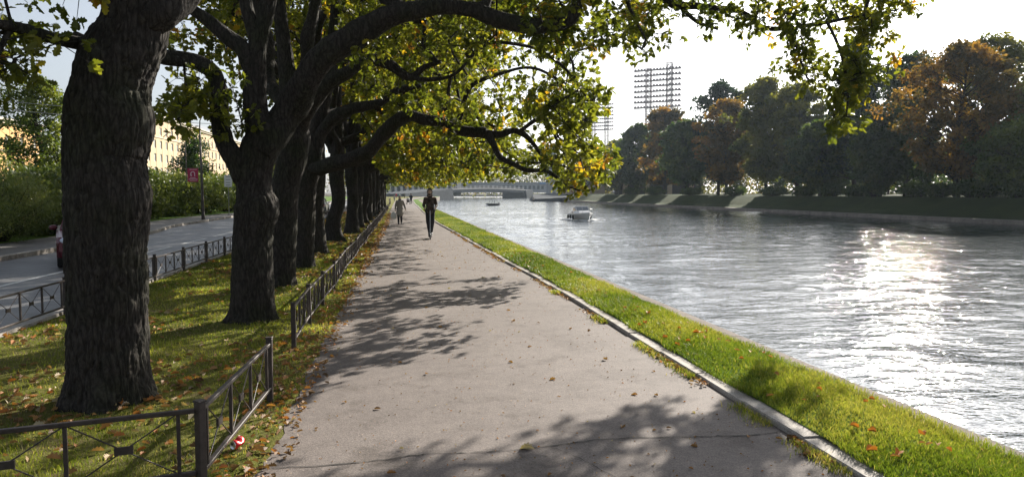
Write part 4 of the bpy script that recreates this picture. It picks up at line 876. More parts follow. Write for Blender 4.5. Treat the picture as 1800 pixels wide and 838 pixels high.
def park_tree(loc, h, rx, label, seed, leafm, name='tree', shape='round', n=9000, ls=.33, trunk=.25, base=.18, group=None, clumps=110, cat='tree', spread=.17, bk='far_bark', t0=0):
    rng = np.random.default_rng(seed); root = empty(name, loc, 0, label, cat, group)
    m = MB(); top = h*.93; tp = np.array([[0, 0, -.2], [rng.normal(0, .1), 0, h*.15], [rng.normal(0, .25), rng.normal(0, .2), h*.45], [rng.normal(0, .3), 0, h*.75], [0, 0, top]]); q = catmull(np.column_stack([tp, [trunk*1.25, trunk, trunk*.75, trunk*.4, .03]]), .5)
    m.tube(q[:, :3], q[:, 3], 9)
    C = []
    while len(C) < clumps:
        z = rng.random(); a = rng.uniform(0, 6.283)
        if shape == 'cone': w_ = (1-z)**.8*.95+.08
        elif shape == 'column': w_ = math.sin(math.pi*min(1, z*.9+.1))**.5*.9
        elif shape == 'vase': w_ = math.sin(math.pi*(z*.72+.2))**.6
        else: w_ = math.sqrt(max(0, 1-(2*z-1)**2))
        r_ = rx*w_*(rng.random()**.45)*(1+.26*math.sin(3*a+seed+z*5)+.18*math.sin(7*a+z*9+seed))
        C.append((math.cos(a)*r_, math.sin(a)*r_, h*(base+(1-base)*z*.98)))
    C = np.array(C); tz = np.clip(C[:, 2]-np.hypot(C[:, 0], C[:, 1])*.75, h*.10, top*.97); A = np.stack([np.interp(tz, q[:, 2], q[:, 0]), np.interp(tz, q[:, 2], q[:, 1]), tz], 1)
    mid = (A+C)/2+np.array([0, 0, -.15])+rng.normal(0, .15, C.shape)
    for a, b, r0, r1 in ((A, mid, trunk*.22, trunk*.13), (mid, C, trunk*.13, trunk*.05)):
        V, F = frusta(a, b, np.full(len(C), r0), np.full(len(C), r1), 4); m.add(V, F)
    m.build('trunk', M[bk], root, smooth=True)
    i = rng.integers(0, len(C), n); o = rng.normal(0, 1, (n, 3)); o /= np.linalg.norm(o, axis=1, keepdims=True)
    cs = rng.uniform(.6, 1.35, len(C)); pos = C[i]+o*(rng.random((n, 1))**.6)*np.array([1, 1, .62])*rx*spread*1.6*cs[i][:, None]
    m = MB(); tt = np.clip(t0+.45+.75*(rng.random(len(C))-.5)[i]+.5*(vnoise(pos*.5+seed, 7)-.5)+rng.normal(0, .05, n), 0, 1)
    leaves(m, pos, o*.6+rng.normal(0, .6, (n, 3))-np.array([0, 0, .2]), ls*(.6+.8*rng.random(n)), tt, T_QUAD, rng); m.build('crown', M[leafm], root, att=True); return root
M['dark_leaf'] = m_leaf('dark green foliage', [(0, (.025, .055, .02)), (.5, (.055, .09, .03)), (1, (.11, .14, .04))], .45, .6, 1.4)
M['rust_leaf'] = m_leaf('rust foliage', [(0, (.06, .05, .02)), (.4, (.13, .085, .026)), (.75, (.28, .15, .036)), (1, (.34, .24, .06))], .5, .6, 1.4)
M['olive_leaf'] = m_leaf('olive foliage', [(0, (.06, .08, .02)), (.5, (.13, .14, .035)), (.85, (.22, .21, .05)), (1, (.34, .2, .04))], .5, .6, 1.5)
M['pine_leaf'] = m_leaf('blue green foliage', [(0, (.016, .036, .03)), (.6, (.03, .062, .05)), (1, (.06, .09, .06))], .35, .7, 1.2)
park_tree((-24.0, 55, 0), 9.4, 2.3, 'airy green ash tree in front of the yellow building', 401, 'tree_leaf', 'ash_tree', 'round', 12000, .20, .16, .22, group='trees across the road', clumps=150)
park_tree((-22.4, 62, 0), 10.8, 2.4, 'taller tree half hidden behind the closest oak at its left side', 402, 'tree_leaf', 'ash_tree', 'vase', 5000, .2, .16, .3, group='trees across the road')
park_tree((-22.5, 88, 0), 8.5, 3.4, 'dark spruce between the beige building and the second oak', 403, 'dark_leaf', 'spruce_tree', 'cone', 8000, .24, .16, .08, group='trees across the road')
for i, (x, y, h, lf, lab) in enumerate(((-9.8-5, 96, 10, 'tree_leaf', 'green tree by the road seen through the far trunks'), (-15, 112, 12, 'olive_leaf', 'olive tree further up the road seen through the far trunks'), (-4.2, 112, 8, 'tree_leaf', 'young green tree beside the far lawn beyond the oak row'), (-6.4, 128, 9, 'olive_leaf', 'second young tree beside the far lawn beyond the oak row'), (-3, 150, 10, 'tree_leaf', 'green tree at the bend where the path ends'))):
    park_tree((x, y, 0), h, h*.32, lab, 410+i, lf, 'street_tree', 'round', 6000, .3, .14, .22, group='trees up the road')
# ------------------------------------------------------------------ buildings across the road
yellow = simple('yellow plaster', (.62, .36, .14), .85, 0, .08, .5, .1); beige = simple('beige plaster', (.48, .345, .215), .85, 0, .10, .5, .1); trim = simple('pale trim', (.52, .45, .36), .8, 0, .1, 1, .1)
roofm = simple('roof metal', (.24, .25, .27), .5, .3, .15, .6, .1); wframe = simple('window frame', (.6, .57, .52), .6, 0, .1, 2, 0); curtain = simple('curtained window', (.42, .42, .42), .3, 0, .2, 1, 0, .6)
def block(name, label, x, y0, y1, rows, ww, wh, wallm, cornice, roof_h, pitch, depth=16, dark=()):
    """facade looks towards +x; windows recessed between piers and spandrels; (y along the road)"""
    root = empty(name, (x, y0, 0), 0, label, 'building'); L = y1-y0; H = cornice; n = int(L/pitch); dp = .35
    m = MB(); m.box((-depth/2-dp, L/2, H/2), (depth, L, H))
    off = (L-n*pitch)/2
    cols = [off+pitch*(i+.5) for i in range(n)]
    ed = [0]+[v for c in cols for v in (c-ww/2, c+ww/2)]+[L]
    for a, b in zip(ed[0::2], ed[1::2]): m.box((-dp/2, (a+b)/2, H/2), (dp, b-a, H))
    zs = [0]+[v for z in rows for v in (z-wh/2, z+wh/2)]+[H]
    for c in cols:
        for a, b in zip(zs[0::2], zs[1::2]): m.box((-dp/2-.02, c, (a+b)/2), (dp-.04, ww, b-a))
    m.build('wall', wallm, root)
    m = MB()
    for z, d_, h in ((H-.1, .8, .35), (H-.55, .45, .3), (rows[0]-wh/2-.7, .25, .3), (rows[-1]-wh/2-.55, .18, .18)): m.box((d_/2, L/2, z), (d_, L+d_, h))
    for k in range(int(L/1.2)): m.box((.3, k*1.2+.6, H-.38), (.45, .35, .2))
    m.build('cornice', trim, root)
    m = MB(); m.add([(.5, -.6, H+.1), (.5, L+.6, H+.1), (-depth-.5, L+.6, H+.1), (-depth-.5, -.6, H+.1), (-depth/2, 4, H+roof_h), (-depth/2, L-4, H+roof_h)], [[0, 1, 5, 4], [1, 2, 5], [2, 3, 4, 5], [3, 0, 4]]); rf = m.build('roof', roofm, root)
    m = MB(); m.box((-depth*.4, L*.35, H+roof_h+.2), (1.2, 1.6, 1.8)).build('chimney', trim, rf)
    wf = MB(); t = .09
    for dy, dz, a, b in ((0, wh/2-t/2, ww, t), (0, -wh/2+t/2, ww, t), (ww/2-t/2, 0, t, wh-2*t), (-ww/2+t/2, 0, t, wh-2*t)): wf.box((0, dy, dz), (.08, a, b))
    wf.box((0, 0, 0), (.06, t*.8, wh-2*t)); wf.box((.002, 0, wh*.2), (.055, ww-2*t, t*.8))
    f0 = wf.build('window', wframe, root); g0 = MB().box((-.02, 0, 0), (.02, ww-.06, wh-.06)).build('pane', M['glass'], f0); g1 = g0.data.copy(); g1.materials.clear(); g1.materials.append(curtain)
    first = True; rr = random.Random(4)
    for z in rows:
        for c in cols:
            if first: o, g = f0, g0; first = False
            else:
                o = f0.copy(); COL.objects.link(o); g = g0.copy(); COL.objects.link(g); g.parent = o
            o.parent = root; o.location = (-dp+.12, c, z)
            if rr.random() < .5: g.data = g1
    return root
bb = block('apartment_block', 'long beige apartment block with five rows of windows seen between the first two oaks', -56.5, 174, 292, [3.6, 6.9, 10.2, 13.4, 16.6], 1.9, 1.9, beige, 20.2, 2.8, 4.6, 9)
block('apartment_block', 'orange yellow building at the left edge of the photo with a pale cornice', -62, 92, 143, [3.2, 6.6, 10.1], 1.35, 1.9, yellow, 13.6, 1.6, 4.6, 14)
block('apartment_block', 'dark roofed building rising behind the orange yellow one at the left edge', -80, 96, 160, [5, 9, 13], 1.5, 2, simple('grey plaster', (.2, .18, .17), .8, 0, .1, .5, .1), 17.6, 2.2, 5, 14)
dish = MB(); dish.ell((-6, 20, 23.6), (1.3, 1.3, 1.3), 14, 9).bar((-6, 20, 20.3), (-6, 20, 22.6), .12).build('roof_dish', M['grey_metal'], bb, smooth=True)
wb = empty('office_building', (-26, 395, 0), 0, 'white columned building beyond the end of the path', 'building'); wpl = simple('white plaster', (.62, .6, .58), .8, 0, .08, .4, 0)
MB().box((30, 10, 5.5), (60, 16, 11)).build('wall', wpl, wb)
m = MB()
for k in range(20): m.box((1.5+k*3, 1.6, 4.6), (.9, .8, 9))
m.build('column', wpl, wb).data; m = MB().box((30, 1.5, 10), (61, 1.2, 1.4)); m.build('cornice', trim, wb)
wb.children[1]['kind'] = 'stuff' if False else ''
for k in range(19):
    MB().box((3+k*3, 1.97, 5), (1.6, .08, 6)).build('window', M['glass'], wb)
# ------------------------------------------------------------------ bridge
conc = simple('bridge concrete', (.10, .105, .115), .8, 0, .12, .3, .1); conc2 = simple('bridge stone', (.05, .057, .066), .9, 0, .2, .6, .2, .1)
A = np.array([21.0, 380.0]); B = np.array([73.0, 462.0]); D = B-A; LB = np.linalg.norm(D); rz = math.atan2(D[1], D[0])
br = empty('bridge', (A[0], A[1], 0), rz, 'low flat grey bridge over the river in the hazy distance', 'bridge')
m = MB(); k = 24; W2 = 7.0
ul = lambda s: 1.75+1.0*math.sin(math.pi*s)**.6
tl = lambda s: 3.7+.75*math.sin(math.pi*s)
V = []; 
for i in range(k+1):
    s = i/k; x = s*LB
    V += [(x, -W2, ul(s)), (x, -W2, tl(s)), (x, W2, tl(s)), (x, W2, ul(s))]
m.add(V, [[4*i+a, 4*i+(a+1) % 4, 4*i+4+(a+1) % 4, 4*i+4+a] for i in range(k) for a in range(4)]).build('deck', conc, br)
m = MB(); V = []
for i in range(k+1):
    s = i/k; x = s*LB; V += [(x, -W2-.35, tl(s)-.4), (x, -W2-.35, tl(s)+.12), (x, -W2+.1, tl(s)+.12), (x, -W2+.1, tl(s)-.4)]
m.add(V, [[4*i+a, 4*i+(a+1) % 4, 4*i+4+(a+1) % 4, 4*i+4+a] for i in range(k) for a in range(4)]).build('cornice', simple('pale stone', (.3, .3, .3), .8, 0, .1, 1, 0), br)
m = MB()
for i in range(60):
    s = i/59; m.bar((s*LB, -W2, tl(s)+.1), (s*LB, -W2, tl(s)+1.15), .05, k=4)
for i in range(k):
    s = i/k; s2 = (i+1)/k
    for h in (.4, .75, 1.15): m.bar((s*LB, -W2, tl(s)+h), (s2*LB, -W2, tl(s2)+h), .05, k=4)
m.build('railing', conc, br)
for x0, x1, nm in ((-46, 0, 'abutment'), (LB, LB+11, 'abutment')):
    m = MB(); e = .9
    m.add([(x0, -W2-1.2-e, -2), (x1, -W2-1.2-e, -2), (x1, W2+1, -2), (x0, W2+1, -2), (x0, -W2-1.2, 3.3 if x0 > 0 else 1.4), (x1, -W2-1.2, 3.9), (x1, W2+1, 3.9), (x0, W2+1, 3.3 if x0 > 0 else 1.4)], [[0, 3, 2, 1], [4, 5, 6, 7], [0, 1, 5, 4], [1, 2, 6, 5], [2, 3, 7, 6], [3, 0, 4, 7]])
    m.build(nm, conc2, br)
# stone landing and steps on the right bank before the bridge
landing = empty('stone_landing', (50, 272, -1.5), R(-4), 'sloping granite boat landing jutting from the opposite bank before the bridge', 'landing')
m = MB(); m.add([(0, 0, -.5), (15, 0, -.5), (15, 34, -.5), (2, 34, -.5), (0, 0, 1.0), (15, 0, 1.6), (15, 34, 3.4), (4, 34, 2.6)], [[0, 3, 2, 1], [4, 5, 6, 7], [0, 1, 5, 4], [1, 2, 6, 5], [2, 3, 7, 6], [3, 0, 4, 7]]).build('paving', conc2, landing)
MB().box((.4, 0, 1.2), (.5, .6, 1.2)).build('bollard', trim, landing)
# land beyond the bridge, far buildings
hz = simple('far plaster', (.26, .27, .29), .8, 0, .08, .2, 0); blue = simple('blue roof', (.08, .2, .42), .5, 0, .1, .5, 0)
fb = empty('low_building', (44, 560, 0), R(3), 'long pale building with a blue roof behind the bridge', 'building')
MB().box((45, 6, 5.5), (90, 12, 7)).build('wall', hz, fb); m = MB().box((32, 6, 9.4), (66, 14, .8)); m.build('roof', hz, fb); MB().box((78, 6, 9.3), (26, 14, 1.6)).build('blue_roof', blue, fb)
for k in range(26): MB().box((3+k*3.4, -.06, 6), (1.9, .08, 2.6)).build('window', M['glass'], fb)
tb = empty('pavilion', (72, 300, 1.2), R(8), 'brownish building with beige walls behind the stone landing', 'building'); brn = simple('brown plaster', (.3, .23, .17), .85, 0, .1, .4, 0)
MB().box((7, 7, 4.2), (15, 14, 8.4)).build('wall', brn, tb); m = MB(); m.prism([(-1, 8.4), (15, 8.4), (7, 11.4)], 'y', -.8, 15, 0).build('roof', roofm, tb)
for k in range(3): MB().box((3+k*4, -.06, 4.5), (1.3, .08, 1.9)).build('window', M['glass'], tb)
gb = empty('garage_building', (71.5, 226, 1.3), 0, 'low building of dark gates and cream pillars, across the river left of the park', 'building')
MB().box((12, 7, 2.0), (24, 10, 4)).build('wall', simple('dark boards', (.035, .03, .03), .8, 0, .2, .5, 0), gb)
for k in range(4): MB().bbox((.4+k*7.4, 1.8, 2.0), (1.5, .7, 4.1), .03).build('pillar', simple('cream pillar %d' % k, (.45, .36, .24), .8, 0, .1, 1, 0), gb)
MB().box((12, 7, 4.15), (25, 11, .3)).build('roof', roofm, gb)
ch = empty('chimney_stack', (98, 425, 0), 0, 'tall brown industrial chimney glimpsed through the oak leaves', 'chimney')
MB().lathe([(1.9, 0), (1.5, 25), (1.25, 43), (1.45, 43.2), (1.45, 44), (1.1, 44)], n=24).build('shaft', simple('chimney brick', (.2, .14, .13), .9, 0, .12, .5, .1), ch, smooth=False)
MB().box((-8, 5, 15), (5, 5, 30)).build('annex', hz, ch)
# ------------------------------------------------------------------ floodlight towers
def tower(loc, rz, label, s=1.0):
    root = empty('floodlight_tower', loc, rz, label, 'floodlight tower', 'stadium floodlight towers')
    W_, top, bot = 22.*s, 57.*s, 40.*s
    for x in (-4.6*s, 5.2*s):
        m = MB(); w2 = 1.15*s; tp = top+(3.2*s if x > 0 else 1.0*s)
        cs = [(-w2, -w2), (w2, -w2), (w2, w2), (-w2, w2)]
        for a, b in cs: m.bar((x+a, b, 0), (x+a, b, tp), .17*s, k=4)
        z = 0
        while z < tp-2.4*s:
            for i in range(4):
                a, b = cs[i], cs[(i+1) % 4]; m.bar((x+a[0], a[1], z), (x+b[0], b[1], z+2.4*s), .10*s, k=3); m.bar((x+b[0], b[1], z), (x+a[0], a[1], z+2.4*s), .10*s, k=3); m.bar((x+a[0], a[1], z), (x+b[0], b[1], z), .09*s, k=3)
            z += 2.4*s
        for i in range(4): a, b = cs[i], cs[(i+1) % 4]; m.bar((x+a[0], a[1], tp), (x+b[0], b[1], tp), .15*s, k=4)
        m.build('mast', M['tower_metal'], root)
    for r_ in range(8):
        z = bot+r_*(top-bot)/7; m = MB()
        m.bbox((0, -1.6*s, z), (W_, 1.2*s, .6*s), .05); m.bar((-W_/2, -2.1*s, z+.9*s), (W_/2, -2.1*s, z+.9*s), .05*s, k=3)
        for k in range(2):
            x = (-1, 1)[k]*W_/2; m.bar((x, -2.1*s, z), (x, -2.1*s, z+.9*s), .05*s, k=3)
        row = m.build('gantry', M['tower_metal'], root)
        l = MB()
        for k in range(15):
            x = -W_/2+W_*(k+.5)/15; l.bbox((x, -2.0*s, z+.42*s), (.95*s, .6*s, .75*s), .05)
        lo = l.build('lamp_row', M['lamp_glass'], row)
    return root
tower((119.5, 330, 1), R(-36), 'large stadium floodlight tower with two lattice masts, in clear sky above the park trees', 1.0)
tower((139, 500, 5), R(-38), 'smaller and more distant stadium floodlight tower beside the oak leaves', 1.0)
# ------------------------------------------------------------------ park on the far bank
# (photo x of the trunk, x behind the quay, top y in the photo, half width px, leaf, shape, label)
FB = [(1085, 9, 250, 30, 'olive_leaf', 'round', 'first small olive tree of the park, at the left end of its row'),
      (1120, 11, 222, 34, 'dark_leaf', 'round', 'dark green tree beneath the large floodlight tower'),
      (1168, 12, 190, 34, 'rust_leaf', 'vase', 'brownish thin topped tree right in front of the floodlight masts'),
      (1205, 8, 215, 40, 'dark_leaf', 'round', 'dark rounded tree just right of the floodlight tower'),
      (1262, 16, 148, 46, 'pine_leaf', 'round', 'tall blue green tree crowning the row right of the floodlight tower'),
      (1275, 8, 178, 44, 'rust_leaf', 'round', 'russet tree in front of the tall blue green one'),
      (1345, 9, 140, 52, 'olive_leaf', 'round', 'yellowing olive maple with a pointed top near the middle of the park row'),
      (1400, 14, 150, 48, 'olive_leaf', 'round', 'olive green tree behind the hanging oak twig'),
      (1440, 8, 215, 44, 'dark_leaf', 'round', 'low dark green tree below the hanging oak twig'),
      (1500, 12, 72, 62, 'pine_leaf', 'cone', 'very tall dark blue green tree behind the hanging oak leaves'),
      (1545, 8, 190, 50, 'dark_leaf', 'round', 'dark tree with light green boughs low beside the russet one'),
      (1590, 18, 100, 55, 'dark_leaf', 'vase', 'thin topped green tree left of the big russet maple'),
      (1680, 8, 82, 84, 'rust_leaf', 'round', 'big russet orange maple, the widest crown on the opposite bank'),
      (1740, 20, 70, 60, 'olive_leaf', 'vase', 'golden olive tree behind the big russet maple'),
      (1800, 9, 205, 66, 'tree_leaf', 'round', 'pale green tree at the right edge of the photo'),
      (1850, 20, 105, 60, 'olive_leaf', 'vase', 'olive tree cut by the right edge of the photo'),
      (1925, 10, 90, 80, 'dark_leaf', 'round', 'dark tree just outside the right edge'), (2010, 10, 90, 80, 'rust_leaf', 'round', 'russet tree outside the right edge')]
for i, (px, bx, ty, hw, lf, sh, lab) in enumerate(FB):
    X = 61+bx; Y = X/slope(px)
    if Y > 235: X = float(BX(Y))+bx; Y = X/slope(px)
    sc = (Y*math.cos(YAW)+X*math.sin(YAW))/math.cos(0)  # distance along the camera axis
    k = sc/1300; h = (339-ty)*k+1.8-1.3; hw_m = hw*k
    nn = int(22000 if Y < 140 else 13000)
    park_tree((X, Y, 1.3), h, hw_m*1.08, lab, 500+i, lf, 'park_tree', sh, nn, .0034*sc+.1, .2+.005*h, .15, 'trees of the park on the opposite bank', 210, spread=.13, t0=-.05)
park_tree((61+22, (61+22)/((1775-698)/1300), 1.3), 22.5, 2.2, 'almost bare birch with a dark nest rising above the trees at the right edge', 560, 'olive_leaf', 'birch_tree', 'column', 500, .28, .2, .3, 'trees of the park on the opposite bank', 60, bk='far_bark')
# second row deeper in the park
rr = random.Random(12)
pr = [park_tree((0, 0, 0), 15, 5, 'x', 600, 'dark_leaf', 'park_tree', 'round', 6000, .5, .28, .2, 'trees deeper in the park', 90), park_tree((0, 0, 0), 14, 4.6, 'x', 601, 'olive_leaf', 'park_tree', 'round', 6000, .5, .25, .2, 'trees deeper in the park', 90)]
names = ['dark green', 'olive']
deep = [(1100, 40), (1160, 46), (1225, 38), (1300, 44), (1365, 36), (1425, 42), (1480, 38), (1560, 44), (1625, 40), (1720, 46), (1790, 38), (1870, 42)]
for i, (px, bx) in enumerate(deep):
    o = pr[i % 2] if i < 2 else copy_tree(pr[i % 2])
    X = 61+bx; Y = X/slope(px); o.location = (X, Y, 1.4); s = rr.uniform(.75, .95); o.scale = (s, s, s); o.rotation_euler = (0, 0, rr.uniform(0, 6))
    o['label'] = names[i % 2]+' tree of the back row in the park, '+['first', 'second', 'third', 'fourth', 'fifth', 'sixth', 'seventh', 'eighth', 'ninth', 'tenth', 'eleventh', 'twelfth'][i]+' from the floodlight tower side'
# clipped bushes at the top of the slope
for i, (px, w_, h) in enumerate(((1110, 2.2, 2.2), (1150, 3, 2.2), (1215, 2.5, 1.7), (1290, 2.3, 1.8), (1360, 2.4, 1.7), (1415, 2, 1.6), (1460, 1.7, 1.8), (1505, 1.8, 1.6), (1535, 1.6, 1.9), (1610, 1.8, 1.7), (1650, 1.7, 1.6), (1705, 1.8, 2), (1735, 1.7, 1.8), (1790, 1.7, 1.9))):
    X = 68.0; Y = X/slope(px)
    bush((X, Y, 1.2), w_, w_, h, 'dark clipped bush at the top of the far slope, '+['1st', '2nd', '3rd', '4th', '5th', '6th', '7th', '8th', '9th', '10th', '11th', '12th', '13th', '14th'][i]+' from the left', 700+i, 2600, .26, 'clipped_bush', 'dark_leaf', 'clipped bushes on the far slope')
# parked cars and road behind the trees
tag(MB().box((61+30, 150, 1.46), (7, 300, .02)).build('park_road', M['walk']), kind='structure')
for px, bx, col, lab in ((1087, 17, (.6, .6, .62), 'white car parked left of the park trees on the opposite bank'), (1108, 18, (.45, .46, .5), 'silver car parked beside the white one left of the park trees'), (1640, 30, (.7, .7, .7), 'white car parked behind the trunks left of the big russet maple'), (1678, 30, (.72, .72, .7), 'second white car parked right behind the big russet maple')):
    X = 61+bx; Y = X/slope(px); car((X, Y, 1.47), R(0 if bx > 25 else 80), col, lab, H=1.6)
# distant wooded shore as one mass
def wood(name, pts, n, h, lf, label, ls, seed):
    rng = np.random.default_rng(seed); pts = np.array(pts); i = rng.integers(0, len(pts)-1, n); t = rng.random((n, 1)); c = pts[i]+(pts[i+1]-pts[i])*t
    k = vnoise(np.stack([c[:, 0]*.05, c[:, 1]*.05, c[:, 0]*0], 1), 3)*.6+vnoise(np.stack([c[:, 0]*.16, c[:, 1]*.16, c[:, 0]*0], 1), 4)*.4
    z = rng.random(n)**.8*h*(.45+.9*k); pos = np.stack([c[:, 0]+rng.normal(0, 5, n), c[:, 1]+rng.normal(0, 5, n), z], 1)
    m = MB(); leaves(m, pos, rng.normal(size=(n, 3)), ls*(.6+.8*rng.random(n)), np.clip(k+rng.normal(0, .2, n), 0, 1), T_QUAD, rng)
    tag(m.build(name, M[lf], att=True), label, 'woods', kind='stuff')
wood('distant_wood', [(-40, 520), (20, 600), (120, 620), (230, 600)], 16000, 24, 'olive_leaf', 'hazy far woods behind the bridge and the blue roofed building', 1.9, 1)
wood('distant_wood', [(-120, 330), (-70, 300), (-40, 330)], 5000, 13, 'tree_leaf', 'far trees behind the end of the road', 1.2, 2)
wood('distant_wood', [(82, 330), (96, 300), (104, 240), (128, 210), (170, 180)], 30000, 17, 'olive_leaf', 'far trees of the park seen dimly between the nearer ones', .9, 3)
wood('distant_wood', [(120, 205), (128, 150), (134, 100), (140, 50), (150, 0)], 30000, 16, 'dark_leaf', 'dim mass of trees at the far side of the park', .9, 4)
# bare shrub by the landing
park_tree((65, 268, .9), 8.5, 3.2, 'thin reddish shrub beside the stone landing', 650, 'rust_leaf', 'shrub', 'vase', 900, .4, .12, .2, clumps=50, cat='shrub')
# ------------------------------------------------------------------ boats
def hull(m, L, W, Hh, n=14, k=7, flare=.25, bowup=.3):
    V = []
    for i in range(n+1):
        s = i/n; y = -L/2+L*s               # bow at -y
        wd = W/2*(1-(1-min(1, s*1.9))**2.4) if s > 0 else .01
        sheer = Hh*(1+bowup*(1-s)**2); keel = -.25+.55*max(0, 1-s*3.2)**1.6
        for j in range(k):
            t = j/(k-1); x = wd*(t**.6)*(1-flare*(1-t)) if j else 0
            V.append((x, y-(.35*t if i == 0 else .25*t*(1-s)**3), keel+(sheer-keel)*t**1.25))
    VV = V+[(-a, b, c) for a, b, c in V]; o = (n+1)*k; F = []
    for i in range(n):
        for j in range(k-1): q = i*k+j; F += [[q, q+1, q+k+1, q+k], [o+q, o+q+k, o+q+k+1, o+q+1]]
    F.append([n*k+j for j in range(k)]+[o+n*k+j for j in range(k-1, 0, -1)])
    F += [[i*k+k-1, o+i*k+k-1, o+(i+1)*k+k-1, (i+1)*k+k-1] for i in range(n)]
    m.add(VV, F); return m
cb = empty('cabin_cruiser', G(1023, 387, -1.4), R(2), 'white cabin cruiser with black fenders coming down the river', 'boat')
cb.scale = (.8, .8, .8)
hull(MB(), 7.0, 2.7, .95).build('hull', M['white_paint'], cb, smooth=True)
MB().add([(-1.05, -1.9, .98), (1.05, -1.9, .98), (1.2, .4, 1.0), (-1.2, .4, 1.0), (-.75, -1.1, 1.38), (.75, -1.1, 1.38), (.95, .4, 1.5), (-.95, .4, 1.5)], [[0, 1, 5, 4], [1, 2, 6, 5], [2, 3, 7, 6], [3, 0, 4, 7], [4, 5, 6, 7]]).build('cabin', M['white_paint'], cb)
sm = simple('tinted glass', (.25, .27, .28), .08, 0, .1, 1, 0, .8)
MB().add([(-.95, -.35, 1.42), (.95, -.35, 1.42), (.85, .15, 1.98), (-.85, .15, 1.98), (-1.08, 1.2, 1.35), (1.08, 1.2, 1.35), (-.98, 1.1, 1.85), (.98, 1.1, 1.85)], [[0, 1, 2, 3], [0, 3, 6, 4], [1, 5, 7, 2]]).build('windscreen', sm, cb)
m = MB()
for a, b in (((-.95, -.35, 1.42), (-.85, .15, 1.99)), ((.95, -.35, 1.42), (.85, .15, 1.99)), ((0, -.35, 1.45), (0, .15, 2.0)), ((-.86, .15, 1.99), (.86, .15, 1.99)), ((-.85, .15, 1.99), (-.98, 1.1, 1.86)), ((.85, .15, 1.99), (.98, 1.1, 1.86))): m.bar(a, b, .03, k=6)
m.build('windscreen_frame', M['white_paint'], cb)
m = MB(); rp = [(-1.15, -.3, 1.5), (-1.1, -1.6, 1.62), (-.7, -2.7, 1.7), (0, -3.45, 1.74), (.7, -2.7, 1.7), (1.1, -1.6, 1.62), (1.15, -.3, 1.5)]; m.tube(catmull(np.array(rp), .15), .018, 6)
for q in rp[1:-1]: m.bar(q, (q[0]*.97, q[1], q[2]-.6), .014, k=5)
m.build('bow_rail', M['grey_metal'], cb, smooth=True)
for x, y in ((-1.42, -.2), (-1.42, 1.3), (-1.38, 2.7), (1.42, .3), (1.42, 2.0)): MB().ell((x, y, .48), (.16, .16, .34), 12, 8).build('fender', M['black_rubber'], cb, smooth=True)
MB().bbox((0, 2.2, 1.05), (1.9, .5, .5), .06).build('seat', M['grey_metal'], cb)
foam = simple('white foam', (.85, .85, .84), .8, 0, .1, 3, .4)
def foam_mesh(lines, n, seed, wd):
    rng = np.random.default_rng(seed); m = MB()
    for a, b in lines:
        a, b = np.array(a), np.array(b)
        for _ in range(n):
            t = rng.random(); c = a+(b-a)*t+rng.normal(0, wd*(.4+t), 2); s = rng.uniform(.04, .16)*(1.2-t); m.ell((c[0], c[1], -1.385+s*.15), (s*1.8, s, s*.6), 7, 4)
    return m
ca, sa = math.cos(R(2)), math.sin(R(2)); c0 = G(1023, 387, -1.4)
def loc(u, v): return (c0[0]+u*ca-v*sa, c0[1]+u*sa+v*ca)
tag(foam_mesh([(loc(.4, -2.6), loc(2.6, -.4)), (loc(-.4, -2.6), loc(-2.4, .4)), (loc(1.3, 0), loc(2.8, 2.5)), (loc(-1.3, 1), loc(-3.5, 4.5))], 55, 4, .16).build('bow_wave', foam, smooth=True), 'white water thrown up by the cabin cruiser', 'foam', kind='stuff')
mbt = empty('motor_boat', G(866, 361, -1.4), R(-62), 'small open motor boat with a light canopy frame farther up the river', 'boat')
mbt.scale = (.75, .75, .75)
hull(MB(), 5.2, 2.0, .62, 10, 6).build('hull', M['grey_metal'], mbt, smooth=True)
m = MB()
for x in (-.85, .85):
    m.bar((x, -1.0, .6), (x*.9, -.6, 1.7), .05, k=5).bar((x, 1.3, .6), (x*.9, 1.2, 1.7), .05, k=5).bar((x, .3, .6), (x*.9, .3, 1.7), .05, k=5)
m.bbox((0, .3, 1.72), (1.8, 2.1, .07), .02).build('canopy', M['iron_black'], mbt)
MB().bbox((0, 2.6, .5), (.4, .35, .9), .08).build('outboard_motor', M['iron_black'], mbt)
tag(foam_mesh([((c_[0]-1.5, c_[1]-1), (c_[0]-4.5, c_[1]-.5)) for c_ in [G(866, 361, -1.4)]], 50, 5, .3).build('bow_wave', foam, smooth=True), 'white water at the bow of the small motor boat', 'foam', kind='stuff')
# ------------------------------------------------------------------ people
skin = simple('skin', (.6, .4, .3), .55, 0, .08, 8, .05)
def capsule(m, a, b, ra, rb, k=14):
    a, b = np.array(a, float), np.array(b, float); pts = [a+(b-a)*t for t in np.linspace(0, 1, 5)]; m.tube(pts, np.linspace(ra, rb, 5), k)
    m.ell(a, (ra,)*3, k, 8); m.ell(b, (rb,)*3, k, 8)
def fuse(m, name, mat_, parent, voxel, smooth=4):
    """fuse the collected limbs into one continuous surface"""
    o = m.build(name, mat_, None); md = o.modifiers.new('r', 'REMESH'); md.mode = 'VOXEL'; md.voxel_size = voxel
    s = o.modifiers.new('s', 'SMOOTH'); s.iterations = smooth; s.factor = .5
    dg = bpy.context.evaluated_depsgraph_get(); dg.update(); me = bpy.data.meshes.new_from_object(o.evaluated_get(dg)); me.name = name
    bpy.data.objects.remove(o); me.materials.clear(); me.materials.append(mat_)
    for p in me.polygons: p.use_smooth = True
    n = bpy.data.objects.new(name, me); COL.objects.link(n); n.parent = parent; return n
